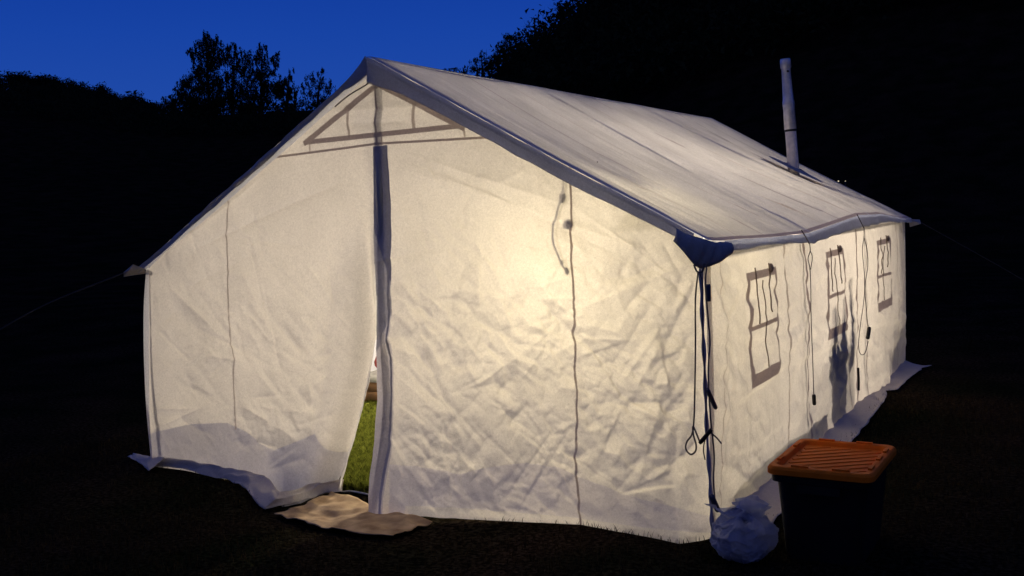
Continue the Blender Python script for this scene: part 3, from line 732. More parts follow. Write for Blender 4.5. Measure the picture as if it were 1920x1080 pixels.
# corner: ring rope, hanging doubled cord with an eye, corner seam binding, tying cord
def toggle(p, q, r, parent, mat='black', name='toggle'):
    v_, f_ = tube([p, Vector(p).lerp(Vector(q), .12), Vector(p).lerp(Vector(q), .88), q], [r * .8, r, r, r * .8], 8); return mesh_obj(name, v_, f_, M[mat], parent)
cr_ = thing('corner_cord', 'dark hanging cord with open eye and black toggle down the front right tent corner', 'cord', (2.02, -.14, 1.42))
def local(root, o): o.parent = root; o.matrix_parent_inverse = Matrix.Translation(root.location).inverted(); return o
for pts, r in [([wpt(1301, 496, -.12), wpt(1306, 508, -.12), wpt(1312, 511, -.12), wpt(1318, 507, -.12), wpt(1321, 494, -.12)], .005),
               ([wpt(1309, 510, -.12), wpt(1304, 560, -.10), wpt(1304, 640, -.10), wpt(1303, 720, -.10), wpt(1301, 790, -.10), wpt(1297, 815, -.10), wpt(1288, 828, -.10), wpt(1286, 842, -.10), wpt(1295, 852, -.10), wpt(1304, 846, -.10), wpt(1305, 833, -.10), wpt(1300, 815, -.10), wpt(1300, 800, -.10), wpt(1312, 828, -.10)], .0045),
               ([wpt(1312, 511, -.12), wpt(1318, 540, -.11), wpt(1317, 620, -.1), wpt(1321, 700, -.1), wpt(1325, 800, -.1), wpt(1319, 840, -.1), wpt(1322, 862, -.1)], .0035),
               ([wpt(1333, 812, -.1), wpt(1343, 820, -.1), wpt(1353, 832, -.1)], .004)]:
    local(cr_, rope(pts, r, name='cord'))
local(cr_, toggle(wpt(1312, 831, -.12), wpt(1334, 805, -.12), .011, None))
cs_ = thing('lacing_cord', 'thin wavy lacing cord with grey toggles beside the tent corner seam', 'cord', (2.07, 0.02, 1.4))
local(cs_, rope([spt(1325, 500), spt(1323, 530), spt(1327, 590), spt(1331, 640), spt(1328, 700), spt(1332, 780), spt(1339, 850), spt(1338, 900), spt(1341, 945)], .0045, name='cord'))
local(cs_, toggle(spt(1326, 730, 2.08), spt(1342, 765, 2.08), .012, None, 'toggle')); local(cs_, toggle(spt(1334, 930, 2.08), spt(1346, 957, 2.08), .015, None, 'toggle')); local(cs_, toggle(spt(1328, 533, 2.08), spt(1329, 565, 2.08), .012, None, 'toggle'))
# corner seam binding (part of the tent)
P = smoothpath([wpt(1314, 500, -.035), wpt(1316, 580, -.035), wpt(1320, 660, -.035), wpt(1323, 740, -.035), wpt(1326, 820, -.035), wpt(1331, 900, -.035), wpt(1334, 960, -.035), wpt(1336, 1005, -.035)], 8)
v_, f_ = tube(P, [.0095 + .0035 * math.sin(i * .9) for i in range(len(P))], 8); mesh_obj('corner_binding', v_, f_, M['tape'], tent)
def eave_rope(name, label, A, knot, body, tog, ring=None):
    t = thing(name, label, 'cord', A[0], 0, 'cords hanging from the eave')
    local(t, rope(A, .004, name='cord')); local(t, rope(body, .0030, name='cord'))
    if ring: local(t, rope(ring, .0032, name='cord'))
    for a, b, r in tog: local(t, toggle(a, b, r, None))
eave_rope('eave_cord', 'straight dark cord from the eave between first and second window, black toggle end',
          [spt(1503, 432, 2.10), spt(1511, 445, 2.11), spt(1518, 458, 2.12)], None,
          [spt(1518, 456, 2.11), spt(1519, 470, 2.1), spt(1515, 485, 2.09), spt(1518, 500, 2.09), spt(1520, 530, 2.08), spt(1521, 600, 2.08), spt(1524, 680, 2.08), spt(1526, 742, 2.08)],
          [(spt(1526, 740, 2.09), spt(1527, 759, 2.09), .013)], [spt(1519, 470, 2.1), spt(1523, 482, 2.09), spt(1520, 505, 2.09)])
eave_rope('eave_cord', 'looped dark cord hanging between second and third window with toggle low down',
          [spt(1607, 402, 2.10), spt(1611, 410, 2.11), spt(1620, 428, 2.12)], None,
          [spt(1620, 426, 2.12), spt(1620, 445, 2.1), spt(1617, 470, 2.1), spt(1621, 520, 2.09), spt(1620, 560, 2.09), spt(1612, 620, 2.09), spt(1610, 650, 2.09), spt(1614, 664, 2.09), spt(1622, 662, 2.09), spt(1628, 640, 2.09)],
          [(spt(1630, 614, 2.1), spt(1627, 635, 2.1), .016)],
          [spt(1620, 445, 2.1), spt(1626, 470, 2.1), spt(1627, 500, 2.09), spt(1622, 540, 2.09), spt(1626, 600, 2.09), spt(1628, 612, 2.09)])
o = rope([spt(1609, 690, 2.09), spt(1610, 712, 2.09), spt(1610, 732, 2.09)], .010, 'black', 'cord_end', label='short black cord end low on the side wall past the second window', cat='cord')
# cord and knot gathering the cloth at the apex
rope([wpt(628, 200, -.03), wpt(655, 178, -.04), wpt(688, 158, -.05), wpt(700, 146, -.06)], .004, 'rope', 'apex_cord', tent)
bm = bmesh.new(); bmesh.ops.create_icosphere(bm, subdivisions=3, radius=.022, matrix=Matrix.Translation(wpt(700, 148, -.06)) @ Matrix.Diagonal((1.2, .8, 1, 1)))
for v in bm.verts: v.co += Vector((math.sin(v.co.z * 400), 0, math.sin(v.co.x * 350))) * .004
bm_obj('knot', bm, M['seam_soft'], tent, True)
# guy ropes
rope([(-2.15, -.05, 1.37), (-2.75, -.35, 1.12), (-3.4, -.65, .72), (-4.1, -1.0, .18)], .005, 'guy', 'guy_rope', None, 'pale guy rope running left from the front left eave tip into the dark', 'rope')
rope([(2.16, LEN + .08, 1.44), (2.8, LEN + .5, 1.0), (3.5, LEN + 1.0, .5), (4.2, LEN + 1.5, 0.05)], .004, 'guy', 'guy_rope', None, 'faint guy rope running right from the far eave corner', 'rope')

# ---------------------------------------------------------------- stove pipe
pipe = thing('stove_pipe', 'tall galvanised stove pipe leaning up through the right roof slope', 'stove pipe', (1.20, 4.92, 1.80))
def lathe(base, top, prof, n=28):
    b = Vector(base); t = Vector(top); pts = [b.lerp(t, s) for s, r in prof]; return tube(pts, [r for s, r in prof], n, caps=False)
Bp = Vector((1.205, 4.90, 1.84)); Tp = Vector((1.13, 4.90, 3.02)); 
v_, f_ = lathe(Bp, Tp, [(0, .053), (.44, .051), (.445, .047), (.46, .047)]); local(pipe, mesh_obj('pipe_section', v_, f_, M['steel_lit']))
v_, f_ = lathe(Bp, Tp, [(.44, .054), (.45, .056), (.60, .053), (.64, .056), (.66, .056), (.68, .050), (.80, .045), (.90, .042), (.93, .043)]); local(pipe, mesh_obj('pipe_section', v_, f_, M['steel']))
v_, f_ = lathe(Bp, Tp, [(.925, .046), (.935, .050), (.985, .049), (1.0, .045), (1.0, .040)]); local(pipe, mesh_obj('pipe_collar', v_, f_, M['steel']))
v_, f_ = lathe(Bp, Tp, [(-.45, .064), (0.02, .064)]); local(pipe, mesh_obj('pipe_section', v_, f_, M['steel_lit']))
bm = bmesh.new(); bmesh.ops.create_cone(bm, cap_ends=True, segments=10, radius1=.010, radius2=.010, depth=.02, matrix=Matrix.Translation((1.137 + .03, 4.852, 2.90)) @ Matrix.Rotation(math.pi / 2, 4, 'X')); local(pipe, bm_obj('damper_bolt', bm, M['black']))
v_, f_ = lathe(Bp, Tp, [(.428, .0545), (.434, .056), (.442, .056), (.446, .0545)]); local(pipe, mesh_obj('joint_band', v_, f_, M['black']))
# dark heat boot where it pierces the roof
def ring_on_roof(rx, ry, r0, z0):
    V = []; F = []; n = 32
    for i in range(n):
        a = 2 * math.pi * i / n
        for k, (s, up) in enumerate(((1.0, .010), (.6, .014), (.34, .03))):
            x = rx + r0 * s * math.cos(a) * 1.25; y = ry + r0 * s * math.sin(a); V.append((x, y, 2.635 + (EAVE(y) - 2.635) * ((x - AP[0]) / 2.025) - .012 + up))
    for i in range(n):
        j = (i + 1) % n
        for k in range(2): F.append((i * 3 + k, j * 3 + k, j * 3 + k + 1, i * 3 + k + 1))
    return V, F
v_, f_ = ring_on_roof(1.21, 4.93, .20, 0); local(pipe, mesh_obj('flashing', v_, f_, M['patch']))

# ---------------------------------------------------------------- things inside the tent
def lantern(name, label, loc, energy, drop, col=WARM):
    t = thing(name, label, 'lantern', loc)
    def prt(nm, vf, mat): o = mesh_obj(nm, *vf, mat, t); return o
    prt('shade', lathe((0, 0, .07), (0, 0, .16), [(0, .085), (.5, .06), (.8, .03), (1, .012)], 24), M['shade'])
    prt('hook', tube([(0, 0, .16), (0, 0, drop)], .003, 6), M['rope'])
    l = bpy.data.lights.new('lantern_light', 'POINT'); l.energy = energy; l.color = col; l.shadow_soft_size = .06
    lo = bpy.data.objects.new('lantern_light', l); COL.objects.link(lo); lo.parent = t; lo.location = (0, 0, 0)
    m, tt, out = new_mat('lit_globe'); em = tt.nodes.new('ShaderNodeEmission'); em.inputs['Color'].default_value = (*WARM, 1); em.inputs['Strength'].default_value = 30
    tt.links.new(em.outputs[0], out.inputs[0])
    prt('bulb', lathe((0, 0, .06), (0, 0, .10), [(0, .012), (.3, .02), (1, .02)], 12), m)
lantern('lantern', 'lit lantern hanging inside behind the right half of the gable', LAMP_MAIN, E_MAIN, .55)
lantern('lantern', 'added fill lantern, unseen, hanging from the ridge in the middle of the tent', (-.45, 2.6, 1.22), E_FILL, 1.06, (1.0, .88, .75))  # fill lamp added to spread light evenly over the walls
lantern('lantern', 'added fill lantern, unseen, hanging near the back of the tent before the stove', (.35, 4.0, 1.22), 120.0, 1.16, (1.0, .88, .72))  # second fill lamp, added to brighten and even out the roof

# cord with a small bulb hanging just behind the gable cloth
hc = thing('light_cord', 'thin cord with a knob hanging behind the gable cloth by the right seam', 'cord', (1.2, .10, 1.8))
def IW(p, y=.045): return (p[0], y, p[1])
local(hc, rope([IW((1.222, 1.93)), IW((1.220, 1.85)), IW((1.214, 1.775))], .006, name='cord'))
local(hc, rope([IW((1.214, 1.775)), IW((1.185, 1.71)), IW((1.155, 1.60)), IW((1.158, 1.53)), IW((1.195, 1.43)), IW((1.222, 1.38))], .0065, name='cord'))
for (x, z, r, sz) in [(1.210, 1.765, .020, 1.5), (1.236, 1.625, .026, 1.15), (1.198, 1.43, .010, 1.5), (1.222, 1.385, .014, 1.6)]:
    bm = bmesh.new(); bmesh.ops.create_icosphere(bm, subdivisions=2, radius=r, matrix=Matrix.Translation((x, .048, z)) @ Matrix.Diagonal((1, .6, sz, 1))); local(hc, bm_obj('knob', bm, M['black'], None, True))

# low camp bed against the side wall
cb = thing('camp_bed', 'low camp bed whose shadow darkens the foot of the side wall', 'camp bed', (1.6, 1.5, 0))
local(cb, mesh_obj('mattress', *box(1.35, 1.90, .62, 2.55, .17, .235), M['fabric_dark']))
for xx, yy in ((1.4, .7), (1.85, .7), (1.4, 2.45), (1.85, 2.45)): local(cb, mesh_obj('leg', *tube([(xx, yy, 0), (xx, yy, .17)], .015, 8), M['pole']))
# folded chairs standing in front of the second window, seen as a three-pronged silhouette
for k, (yy, h, lab) in enumerate([(2.86, .93, 'lowest blurred prong, front folded chair standing behind the second window'), (3.12, .98, 'middle dark prong, folded chair bundle standing behind the second window'), (3.42, 1.10, 'tallest thin prong, folded chair standing past the second window')]):
    t = thing('folded_chair', 'folded camping chair inside, ' + lab, 'chair', (1.84, yy - .12, 0), 0, 'folded chairs inside the tent')
    wd = (.15, .13, .09)[k]; P_ = []
    for x_ in (1.925, 1.955): P_ += [(x_, yy - wd, .45), (x_, yy + wd * .8, .45), (x_, yy + wd * .75, .62), (x_, yy + wd * .2, h - .10), (x_, yy + .02, h), (x_, yy - .03, h - .02), (x_, yy - wd * .35, h - .14), (x_, yy - wd * .9, .64)]
    n_ = 8; local(t, mesh_obj('backrest', P_, [tuple(range(n_)), tuple(range(2 * n_ - 1, n_ - 1, -1))] + [(i, i + n_, (i + 1) % n_ + n_, (i + 1) % n_) for i in range(n_)], M['fabric_dark'], None, False))
    local(t, mesh_obj('leg', *tube([(1.82, yy - .2, 0), (1.85, yy - .13, .6)], .014, 8), M['pole'])); local(t, mesh_obj('leg', *tube([(1.87, yy + .05, 0), (1.85, yy - .1, .6)], .014, 8), M['pole']))
tk = thing('storage_chest', 'dark storage chest behind the second window seen as a blurred silhouette', 'chest', (1.7, 3.0, 0))
local(tk, mesh_obj('body', *box(1.42, 1.76, 2.66, 3.30, 0, .60), M['fabric_dark'])); local(tk, mesh_obj('lid', *box(1.40, 1.78, 2.64, 3.32, .603, .64), M['fabric_dark']))
# crate and red cloth glimpsed through the door slit
ct = thing('wooden_crate', 'wooden crate with pale rim glimpsed through the door slit', 'crate', (-1.95, 2.7, 0))
for z0, z1 in ((.08, .155), (.165, .24)): local(ct, mesh_obj('board', *box(-1.98, -1.45, 2.28, 2.30, z0, z1), M['wood']))
local(ct, mesh_obj('body', *box(-1.975, -1.455, 2.305, 2.62, .06, .235), M['wood'])); local(ct, mesh_obj('rim', *box(-1.99, -1.44, 2.27, 2.63, .243, .30), M['white']))
rd = thing('red_bag', 'red bag on the wooden crate inside the door slit', 'bag', (-1.7, 2.45, .3))
def blob(c, rad, seed, amp=.18, sub=3, sq=(1, 1, 1)):
    bm = bmesh.new(); bmesh.ops.create_icosphere(bm, subdivisions=sub, radius=1)
    rs = np.random.RandomState(seed); K = rs.normal(0, 2.2, (10, 3)); ph = rs.uniform(0, 6, 10)
    for v in bm.verts:
        n = np.array(v.co); s = 1 + amp * float(np.mean([abs(math.sin(n @ k + p)) for k, p in zip(K, ph)]) - .6) * 3
        v.co = Vector((c[0] + n[0] * rad * sq[0] * s, c[1] + n[1] * rad * sq[1] * s, c[2] + n[2] * rad * sq[2] * s))
    return bm
local(rd, bm_obj('body', blob((-1.70, 2.45, .40), .18, 3, .1, 3, (1.2, .7, .6)), M['red'], None, True)); local(rd, mesh_obj('handle', *tube(smoothpath([(-1.8, 2.45, .48), (-1.75, 2.45, .56), (-1.65, 2.45, .56), (-1.6, 2.45, .48)], 4), .01, 6), M['red']))
# stove under the pipe
st = thing('camp_stove', 'dark camp stove standing under the pipe inside the tent', 'stove', (1.2, 4.9, 0))
local(st, mesh_obj('body', *box(.98, 1.42, 4.6, 5.2, .25, .62), M['steel_lit'])); 
for xx, yy in ((1.0, 4.65), (1.4, 4.65), (1.0, 5.15), (1.4, 5.15)): local(st, mesh_obj('leg', *tube([(xx, yy, 0), (xx, yy, .25)], .012, 6), M['steel_lit']))
local(st, mesh_obj('flue', *tube([(1.2, 4.9, .62), (1.205, 4.9, 1.31)], .06, 16), M['steel_lit']))

# ---------------------------------------------------------------- door mat and door string
def tan_mat(name):
    m, t, out = new_mat(name); N = t.nodes.new; L = t.links.new
    p = N('ShaderNodeBsdfPrincipled'); co = N('ShaderNodeTexCoord'); n = N('ShaderNodeTexNoise'); n.inputs['Scale'].default_value = 9; n.inputs['Detail'].default_value = 9
    n2 = N('ShaderNodeTexNoise'); n2.inputs['Scale'].default_value = 160; L(co.outputs['Object'], n.inputs['Vector']); L(co.outputs['Object'], n2.inputs['Vector'])
    r = N('ShaderNodeValToRGB'); r.color_ramp.elements[0].position = .3; r.color_ramp.elements[1].position = .7
    r.color_ramp.elements[0].color = (.30, .18, .08, 1); r.color_ramp.elements[1].color = (.68, .48, .25, 1); L(n.outputs['Fac'], r.inputs[0])
    L(r.outputs[0], p.inputs['Base Color']); p.inputs['Roughness'].default_value = .9
    b = N('ShaderNodeBump'); b.inputs['Strength'].default_value = .6; b.inputs['Distance'].default_value = .004; L(n2.outputs['Fac'], b.inputs['Height']); L(b.outputs[0], p.inputs['Normal'])
    L(p.outputs[0], out.inputs[0]); return m
M['mat'] = tan_mat('tan_mat')
def mat_fn(u, v):
    A = np.array((-.46, -.49)); B = np.array((.43, -.60)); C = np.array((.48, -.27)); D = np.array((-.40, -.03))
    p = (A[None] * (1 - u)[:, None] + B[None] * u[:, None]) * (1 - v)[:, None] + (D[None] * (1 - u)[:, None] + C[None] * u[:, None]) * v[:, None]
    ed = .018 * gn(u * 7, v * 7, 101); x = p[:, 0] + ed; y = p[:, 1] + ed * .7 - .07 * np.sin(u * np.pi) * (1 - v)
    z = ground_z(x, y) + .012 + .010 * (gn(x * 6, y * 7, 102) + 1) + .008 * (gn(x * 15, y * 13, 103) + 1) + .006 * ridged(x * 7 + y * 3, y * 9, 104)
    return np.stack([x, y, z], 1)
o = sheet(mat_fn, 50, 34, 'door_mat', M['mat'], None, .004); tag(o, 'rumpled tan mat lying on the grass before the tent door', 'mat')
rope([wpt(641, 922, .05), wpt(660, 921, .05), wpt(691, 927, .05)], .006, 'white', 'door_string', None, 'short white string across the foot of the door slit', 'string')

# ---------------------------------------------------------------- black bin with orange lid
bn = thing('storage_bin', 'black storage bin with ribbed orange lid outside the side wall', 'storage bin', (2.60, .15, gz(2.6, .15)))
def rr(cx, cy, hx, hy, r, z, n=6):
    out = []
    for (sx_, sy_, a0) in ((1, 1, 0), (-1, 1, 90), (-1, -1, 180), (1, -1, 270)):
        for i in range(n + 1):
            a = math.radians(a0 + 90 * i / n); out.append((cx + sx_ * (hx - r) + r * math.cos(a), cy + sy_ * (hy - r) + r * math.sin(a), z))
    return out
def loft(rings, cap_top=True, cap_bot=True):
    n = len(rings[0]); V = [p for r in rings for p in r]; F = []
    for i in range(len(rings) - 1):
        for k in range(n): F.append((i * n + k, i * n + (k + 1) % n, (i + 1) * n + (k + 1) % n, (i + 1) * n + k))
    if cap_bot: F.append(tuple(range(n - 1, -1, -1)))
    if cap_top: F.append(tuple(range((len(rings) - 1) * n, len(rings) * n)))
    return V, F
HX, HY = .243, .322
mesh_obj('body', *loft([rr(0, 0, HX - .065, HY - .065, .04, 0), rr(0, 0, HX - .035, HY - .035, .045, .36), rr(0, 0, HX - .033, HY - .033, .045, .40)]), M['black'], bn, False)
mesh_obj('rim', *loft([rr(0, 0, HX - .012, HY - .012, .045, .385), rr(0, 0, HX - .010, HY - .010, .045, .420)]), M['black'], bn, False)
lid = mesh_obj('lid', *loft([rr(0, 0, HX + .002, HY + .002, .05, .421), rr(0, 0, HX + .006, HY + .006, .052, .425), rr(0, 0, HX + .006, HY + .006, .052, .448), rr(0, 0, HX, HY, .05, .458), rr(0, 0, HX - .006, HY - .006, .047, .462),
     rr(0, 0, HX - .030, HY - .034, .038, .462), rr(0, 0, HX - .036, HY - .040, .036, .458), rr(0, 0, HX - .044, HY - .048, .034, .440), rr(0, 0, HX - .050, HY - .054, .030, .438)], True, True), M['orange'], bn, False)
for k in range(-7, 8):                                # diagonal ribs across the sunk panel
    c = k * .062; a0 = []; ext_x = HX - .058; ext_y = HY - .062; ca, sa = math.cos(math.radians(38)), math.sin(math.radians(38))
    pts = []
    for s in np.linspace(-.5, .5, 201):
        x = s * ca - c * sa; y = s * sa + c * ca
        if abs(x) < ext_x and abs(y) < ext_y: pts.append((x, y))
    if len(pts) < 12: continue
    p0, p1 = pts[0], pts[-1]; nx, ny = -sa * .011, ca * .011
    V = [(p0[0] + nx, p0[1] + ny, .4375), (p1[0] + nx, p1[1] + ny, .4375), (p1[0] - nx, p1[1] - ny, .4375), (p0[0] - nx, p0[1] - ny, .4375)]
    V += [(p0[0] + nx * .5, p0[1] + ny * .5, .4425), (p1[0] + nx * .5, p1[1] + ny * .5, .4425), (p1[0] - nx * .5, p1[1] - ny * .5, .4425), (p0[0] - nx * .5, p0[1] - ny * .5, .4425)]
    mesh_obj('rib', V, [(0, 1, 5, 4), (1, 2, 6, 5), (2, 3, 7, 6), (3, 0, 4, 7), (4, 5, 6, 7)], M['orange'], lid, False)
for (sx_, yy) in ((1, -.2), (1, .0), (1, .17), (-1, -.16), (-1, .14)):
    mesh_obj('lid_lug', *box(sx_ * (HX - .026) - .009, sx_ * (HX - .026) + .009, yy - .035, yy + .035, .4615, .471), M['orange'], lid, False)
for (xx, sy_) in ((-.09, -1), (.1, -1), (-.1, 1), (.09, 1)):
    mesh_obj('lid_lug', *box(xx - .04, xx + .04, sy_ * (HY - .024) - .008, sy_ * (HY - .024) + .008, .4615, .471), M['orange'], lid, False)
for sy_ in (-1, 1): mesh_obj('handle', *box(-.10, .10, sy_ * (HY - .006) - .012, sy_ * (HY - .006) + .012, .345, .383), M['black'], bn, False)

# ---------------------------------------------------------------- tied plastic bag at the corner
def plastic():
    m, t, out = new_mat('thin_plastic'); N = t.nodes.new; L = t.links.new
    co = N('ShaderNodeTexCoord'); n = N('ShaderNodeTexNoise'); n.inputs['Scale'].default_value = 12; n.inputs['Detail'].default_value = 7; n.inputs['Distortion'].default_value = 1.5
    L(co.outputs['Object'], n.inputs['Vector']); b = N('ShaderNodeBump'); b.inputs['Strength'].default_value = .9; b.inputs['Distance'].default_value = .02; L(n.outputs['Fac'], b.inputs['Height'])
    p = N('ShaderNodeBsdfPrincipled'); p.inputs['Base Color'].default_value = (.60, .63, .78, 1); p.inputs['Roughness'].default_value = .28; L(b.outputs[0], p.inputs['Normal'])
    tr = N('ShaderNodeBsdfTranslucent'); tr.inputs['Color'].default_value = (.6, .65, .8, 1); L(b.outputs[0], tr.inputs['Normal'])
    tp = N('ShaderNodeBsdfTransparent'); tp.inputs['Color'].default_value = (.8, .85, .95, 1)
    m1 = N('ShaderNodeMixShader'); m1.inputs[0].default_value = .35; L(p.outputs[0], m1.inputs[1]); L(tr.outputs[0], m1.inputs[2])
    m2 = N('ShaderNodeMixShader'); m2.inputs[0].default_value = .34; L(m1.outputs[0], m2.inputs[1]); L(tp.outputs[0], m2.inputs[2]); L(m2.outputs[0], out.inputs[0]); return m
M['plastic'] = plastic()
bag = thing('plastic_bag', 'crumpled pale blue tied plastic bag on the grass at the tent corner', 'plastic bag', (2.245, -.205, gz(2.245, -.205)))
bm = bmesh.new(); bmesh.ops.create_icosphere(bm, subdivisions=6, radius=1)
co_ = np.array([v.co[:] for v in bm.verts]); th = np.arctan2(co_[:, 1], co_[:, 0]); zz = co_[:, 2]
R0 = .150 * (1 + .11 * np.sin(th * 2 + .6) * (1 - zz * .3) * .5 + .09 * np.sin(th * 3 + 2 * zz) + .05 * gn(np.cos(th) * 2, np.sin(th) * 2 + zz * 2, 110))
fold = .010 * ridged(th * 2.2 + .3 * gn(zz * 3, th, 111), zz * 2.4, 112) + .006 * ridged(th * 5, zz * 5, 113) + .003 * ridged(th * 11, zz * 9, 114)
neck = np.clip((zz - .35) / .65, 0, 1)
rad = np.sqrt(np.clip(1 - zz ** 2, 0, 1)) ** .8 * R0 * (1 - .30 * neck) + fold * (1 + 1.2 * neck)
hz = .125 + .125 * np.sign(zz) * np.abs(zz) ** .9 + .02 * neck * np.sin(th * 3) + .02 * gn(np.cos(th) * 2, np.sin(th) * 2, 115) * (zz + 1)
for v, r_, h_, t_ in zip(bm.verts, rad, hz, th): v.co = (math.cos(t_) * max(r_, .002), math.sin(t_) * max(r_, .002), max(h_ * .92, .004))
bm_obj('body', bm, M['plastic'], bag, True)
mesh_obj('shade_lump', *loft([rr(0, 0, .075, .07, .04, .014), rr(0, 0, .100, .095, .06, .05), rr(.005, 0, .095, .09, .06, .10), rr(.0, .01, .06, .055, .035, .135), rr(0, .01, .02, .02, .012, .15)]), M['fabric_dark'], bag)  # dark lump added inside to give the bag its shaded bottom
def ear(dx, dy, h, wd, seed):
    def f(u, v):
        a = u * 2 * np.pi; rr_ = wd * (.35 + .9 * np.sin(v * np.pi * .62)) * (1 + .25 * gn(a * 1.5, v * 3, seed))
        fl = .018 * gn(a * 3, v * 4, seed + 1)
        return np.stack([dx * v + (rr_ + fl) * np.cos(a), dy * v + (rr_ + fl) * np.sin(a) * .55, .195 + h * v + .018 * np.sin(a * 2 + seed) * v], 1)
    return f
sheet(ear(-.075, -.03, .060, .066, 120), 34, 10, 'handle', M['plastic'], bag); sheet(ear(.045, .02, .098, .062, 124), 34, 10, 'handle', M['plastic'], bag)

# ---------------------------------------------------------------- grass
def blades(name, pts, hmin, hmax, wd, mat, label, seed):
    rs = np.random.RandomState(seed); n = len(pts); x, y = pts[:, 0], pts[:, 1]; z = ground_z(x, y) - .003
    a = rs.uniform(0, 2 * np.pi, n); h = rs.uniform(hmin, hmax, n); b = rs.uniform(.1, .7, n) * h; w_ = wd * rs.uniform(.6, 1.3, n); la = rs.uniform(0, 2 * np.pi, n)
    dx = np.cos(a) * w_; dy = np.sin(a) * w_
    V = np.empty((n, 5, 3))
    V[:, 0] = np.stack([x - dx, y - dy, z], 1); V[:, 1] = np.stack([x + dx, y + dy, z], 1)
    mx = x + np.cos(la) * b * .35; my = y + np.sin(la) * b * .35
    V[:, 2] = np.stack([mx + dx * .8, my + dy * .8, z + h * .6], 1); V[:, 3] = np.stack([mx - dx * .8, my - dy * .8, z + h * .6], 1)
    V[:, 4] = np.stack([x + np.cos(la) * b, y + np.sin(la) * b, z + h], 1)
    me = bpy.data.meshes.new(name); base = (np.arange(n) * 5)[:, None]
    Fq = (base + np.array([[0, 1, 2, 3]])).tolist(); Ft = (base + np.array([[3, 2, 4]])).tolist()
    me.from_pydata(V.reshape(-1, 3).tolist(), [], Fq + Ft); me.materials.append(mat)
    o = link(bpy.data.objects.new(name, me)); tag(o, label, 'grass', kind='stuff'); return o
rs = np.random.RandomState(2)
t_ = rs.uniform(0, 1, 52000) ** .8; px_ = -.25 + (-1.55) * t_ + rs.uniform(-.35, .45, 52000) * (.5 + t_); py_ = .02 + 2.5 * t_ + rs.normal(0, .12, 52000)
k = (py_ > .06) & (px_ > -1.9)
blades('grass', np.stack([px_[k], py_[k]], 1), .03, .10, .005, M['grass'], 'green lamplit grass growing inside the door slit', 3)
def ring_pts(n, seed):
    rs = np.random.RandomState(seed); x = rs.uniform(-3.2, 4.6, n); y = rs.uniform(-2.2, 4.5, n)
    inside = (x > -2.05) & (x < 2.08) & (y > -.02) & (y < LEN)
    mat_ = (x > -.55) & (x < .62) & (y > -.68) & (y < .1)
    dens = gn(x * 1.3, y * 1.3, 130) + rs.uniform(-1, 1, n) * .8 > -.2
    k = ~inside & ~mat_ & dens; return np.stack([x[k], y[k]], 1)
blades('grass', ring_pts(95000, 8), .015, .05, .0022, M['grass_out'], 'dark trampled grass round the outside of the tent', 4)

# ---------------------------------------------------------------- trees
def skypt(px, py, dist):
    d = Vector(_A @ np.array([(px - 960) / 1983.15, -(py - 540) / 1983.15, -1.0])); k = dist / math.hypot(d.x, d.y); return CAM + d * k
def crown(clumps, dist, dens, seed, leaf=(.045, .13), droop=1.0):
    """leaf-sized faces spread through clump volumes, hanging a little like birch twigs"""
    rs = np.random.RandomState(seed); ppm = 1983.15 / dist; V = []; n = 0
    for (cx, cy, rx, ry) in clumps:
        c = skypt(cx, cy, dist); R_ = rx / ppm; H_ = ry / ppm
        m = int(dens * rx * ry)
        # sub clumps
        sub = max(3, m // 22); sc = np.clip(rs.normal(0, .62, (sub, 3)), -1.1, 1.1) * (R_ * 1.25, R_ * 1.25, H_)
        for s in sc:
            k = max(4, m // sub)
            q = np.clip(rs.normal(0, 1, (k, 3)), -1.7, 1.7) * (R_ * .17, R_ * .17, H_ * .20 * (1 + droop * .8)) + s
            q[:, 2] -= droop * .12 * np.abs(rs.normal(0, 1, k)) * H_
            l = rs.uniform(leaf[0], leaf[1], k)
            for p, ll in zip(q, l):
                a = rs.uniform(0, 6.28); b = Vector((c.x + p[0], c.y + p[1], c.z + p[2])); t = Vector((math.cos(a), math.sin(a), rs.normal(0, .5))) * ll * .5
                dn = Vector((rs.normal(0, .25), rs.normal(0, .25), -1)) * ll * (1 + droop * .6)
                V += [b - t, b + t, b + dn]; n += 1
    F = [(i * 3, i * 3 + 1, i * 3 + 2) for i in range(n)]
    return V, F
def tree(label, dist, trunk_px, clumps, base_px, seed, dens=5.0, group=None, r0=.22, leaf=(.06, .16), droop=1.0, twigs=True, name='tree', cat='tree'):
    rs = np.random.RandomState(seed); b = skypt(base_px, 215, dist); bz = gz(b.x, b.y)
    t = thing(name, label, cat, (b.x, b.y, bz), 0, group)
    P = [Vector((b.x, b.y, bz - .3))] + [skypt(x, y, dist) for x, y in trunk_px]
    P = smoothpath(P, 5); n = len(P); parts = [tube(P, [r0 * (1 - .92 * i / (n - 1)) + .012 for i in range(n)], 8)]
    local(t, mesh_obj('trunk', *parts[0], M['bark']))
    br = []
    for (cx, cy, rx, ry) in clumps:
        c = skypt(cx, cy, dist)
        low = [p for p in P if p.z < c.z - .15] or [P[0]]
        a = min(low, key=lambda p: (p - c).length + abs(p.z - (c.z - .8)) * .3)
        mid = a.lerp(c, .55) + Vector((rs.normal(0, .1), rs.normal(0, .1), .18)); ln = (c - a).length * 1.5
        br.append(tube(smoothpath([a, mid, c], 4), [max(.008, .035 * min(1, ln) * (1 - i / 9)) for i in range(9)], 5))
        if twigs:
            for k in range(5):
                e = c + Vector((rs.normal(0, rx), rs.normal(0, rx), rs.normal(0, ry) * .9)) * (dist / 1983.15) * .7
                br.append(tube([a.lerp(c, .6), c.lerp(e, .4), e], [.012, .009, .005], 4))
    local(t, mesh_obj('branches', *merge(br), M['bark']))
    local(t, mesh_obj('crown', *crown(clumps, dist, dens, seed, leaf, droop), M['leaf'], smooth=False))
    return t
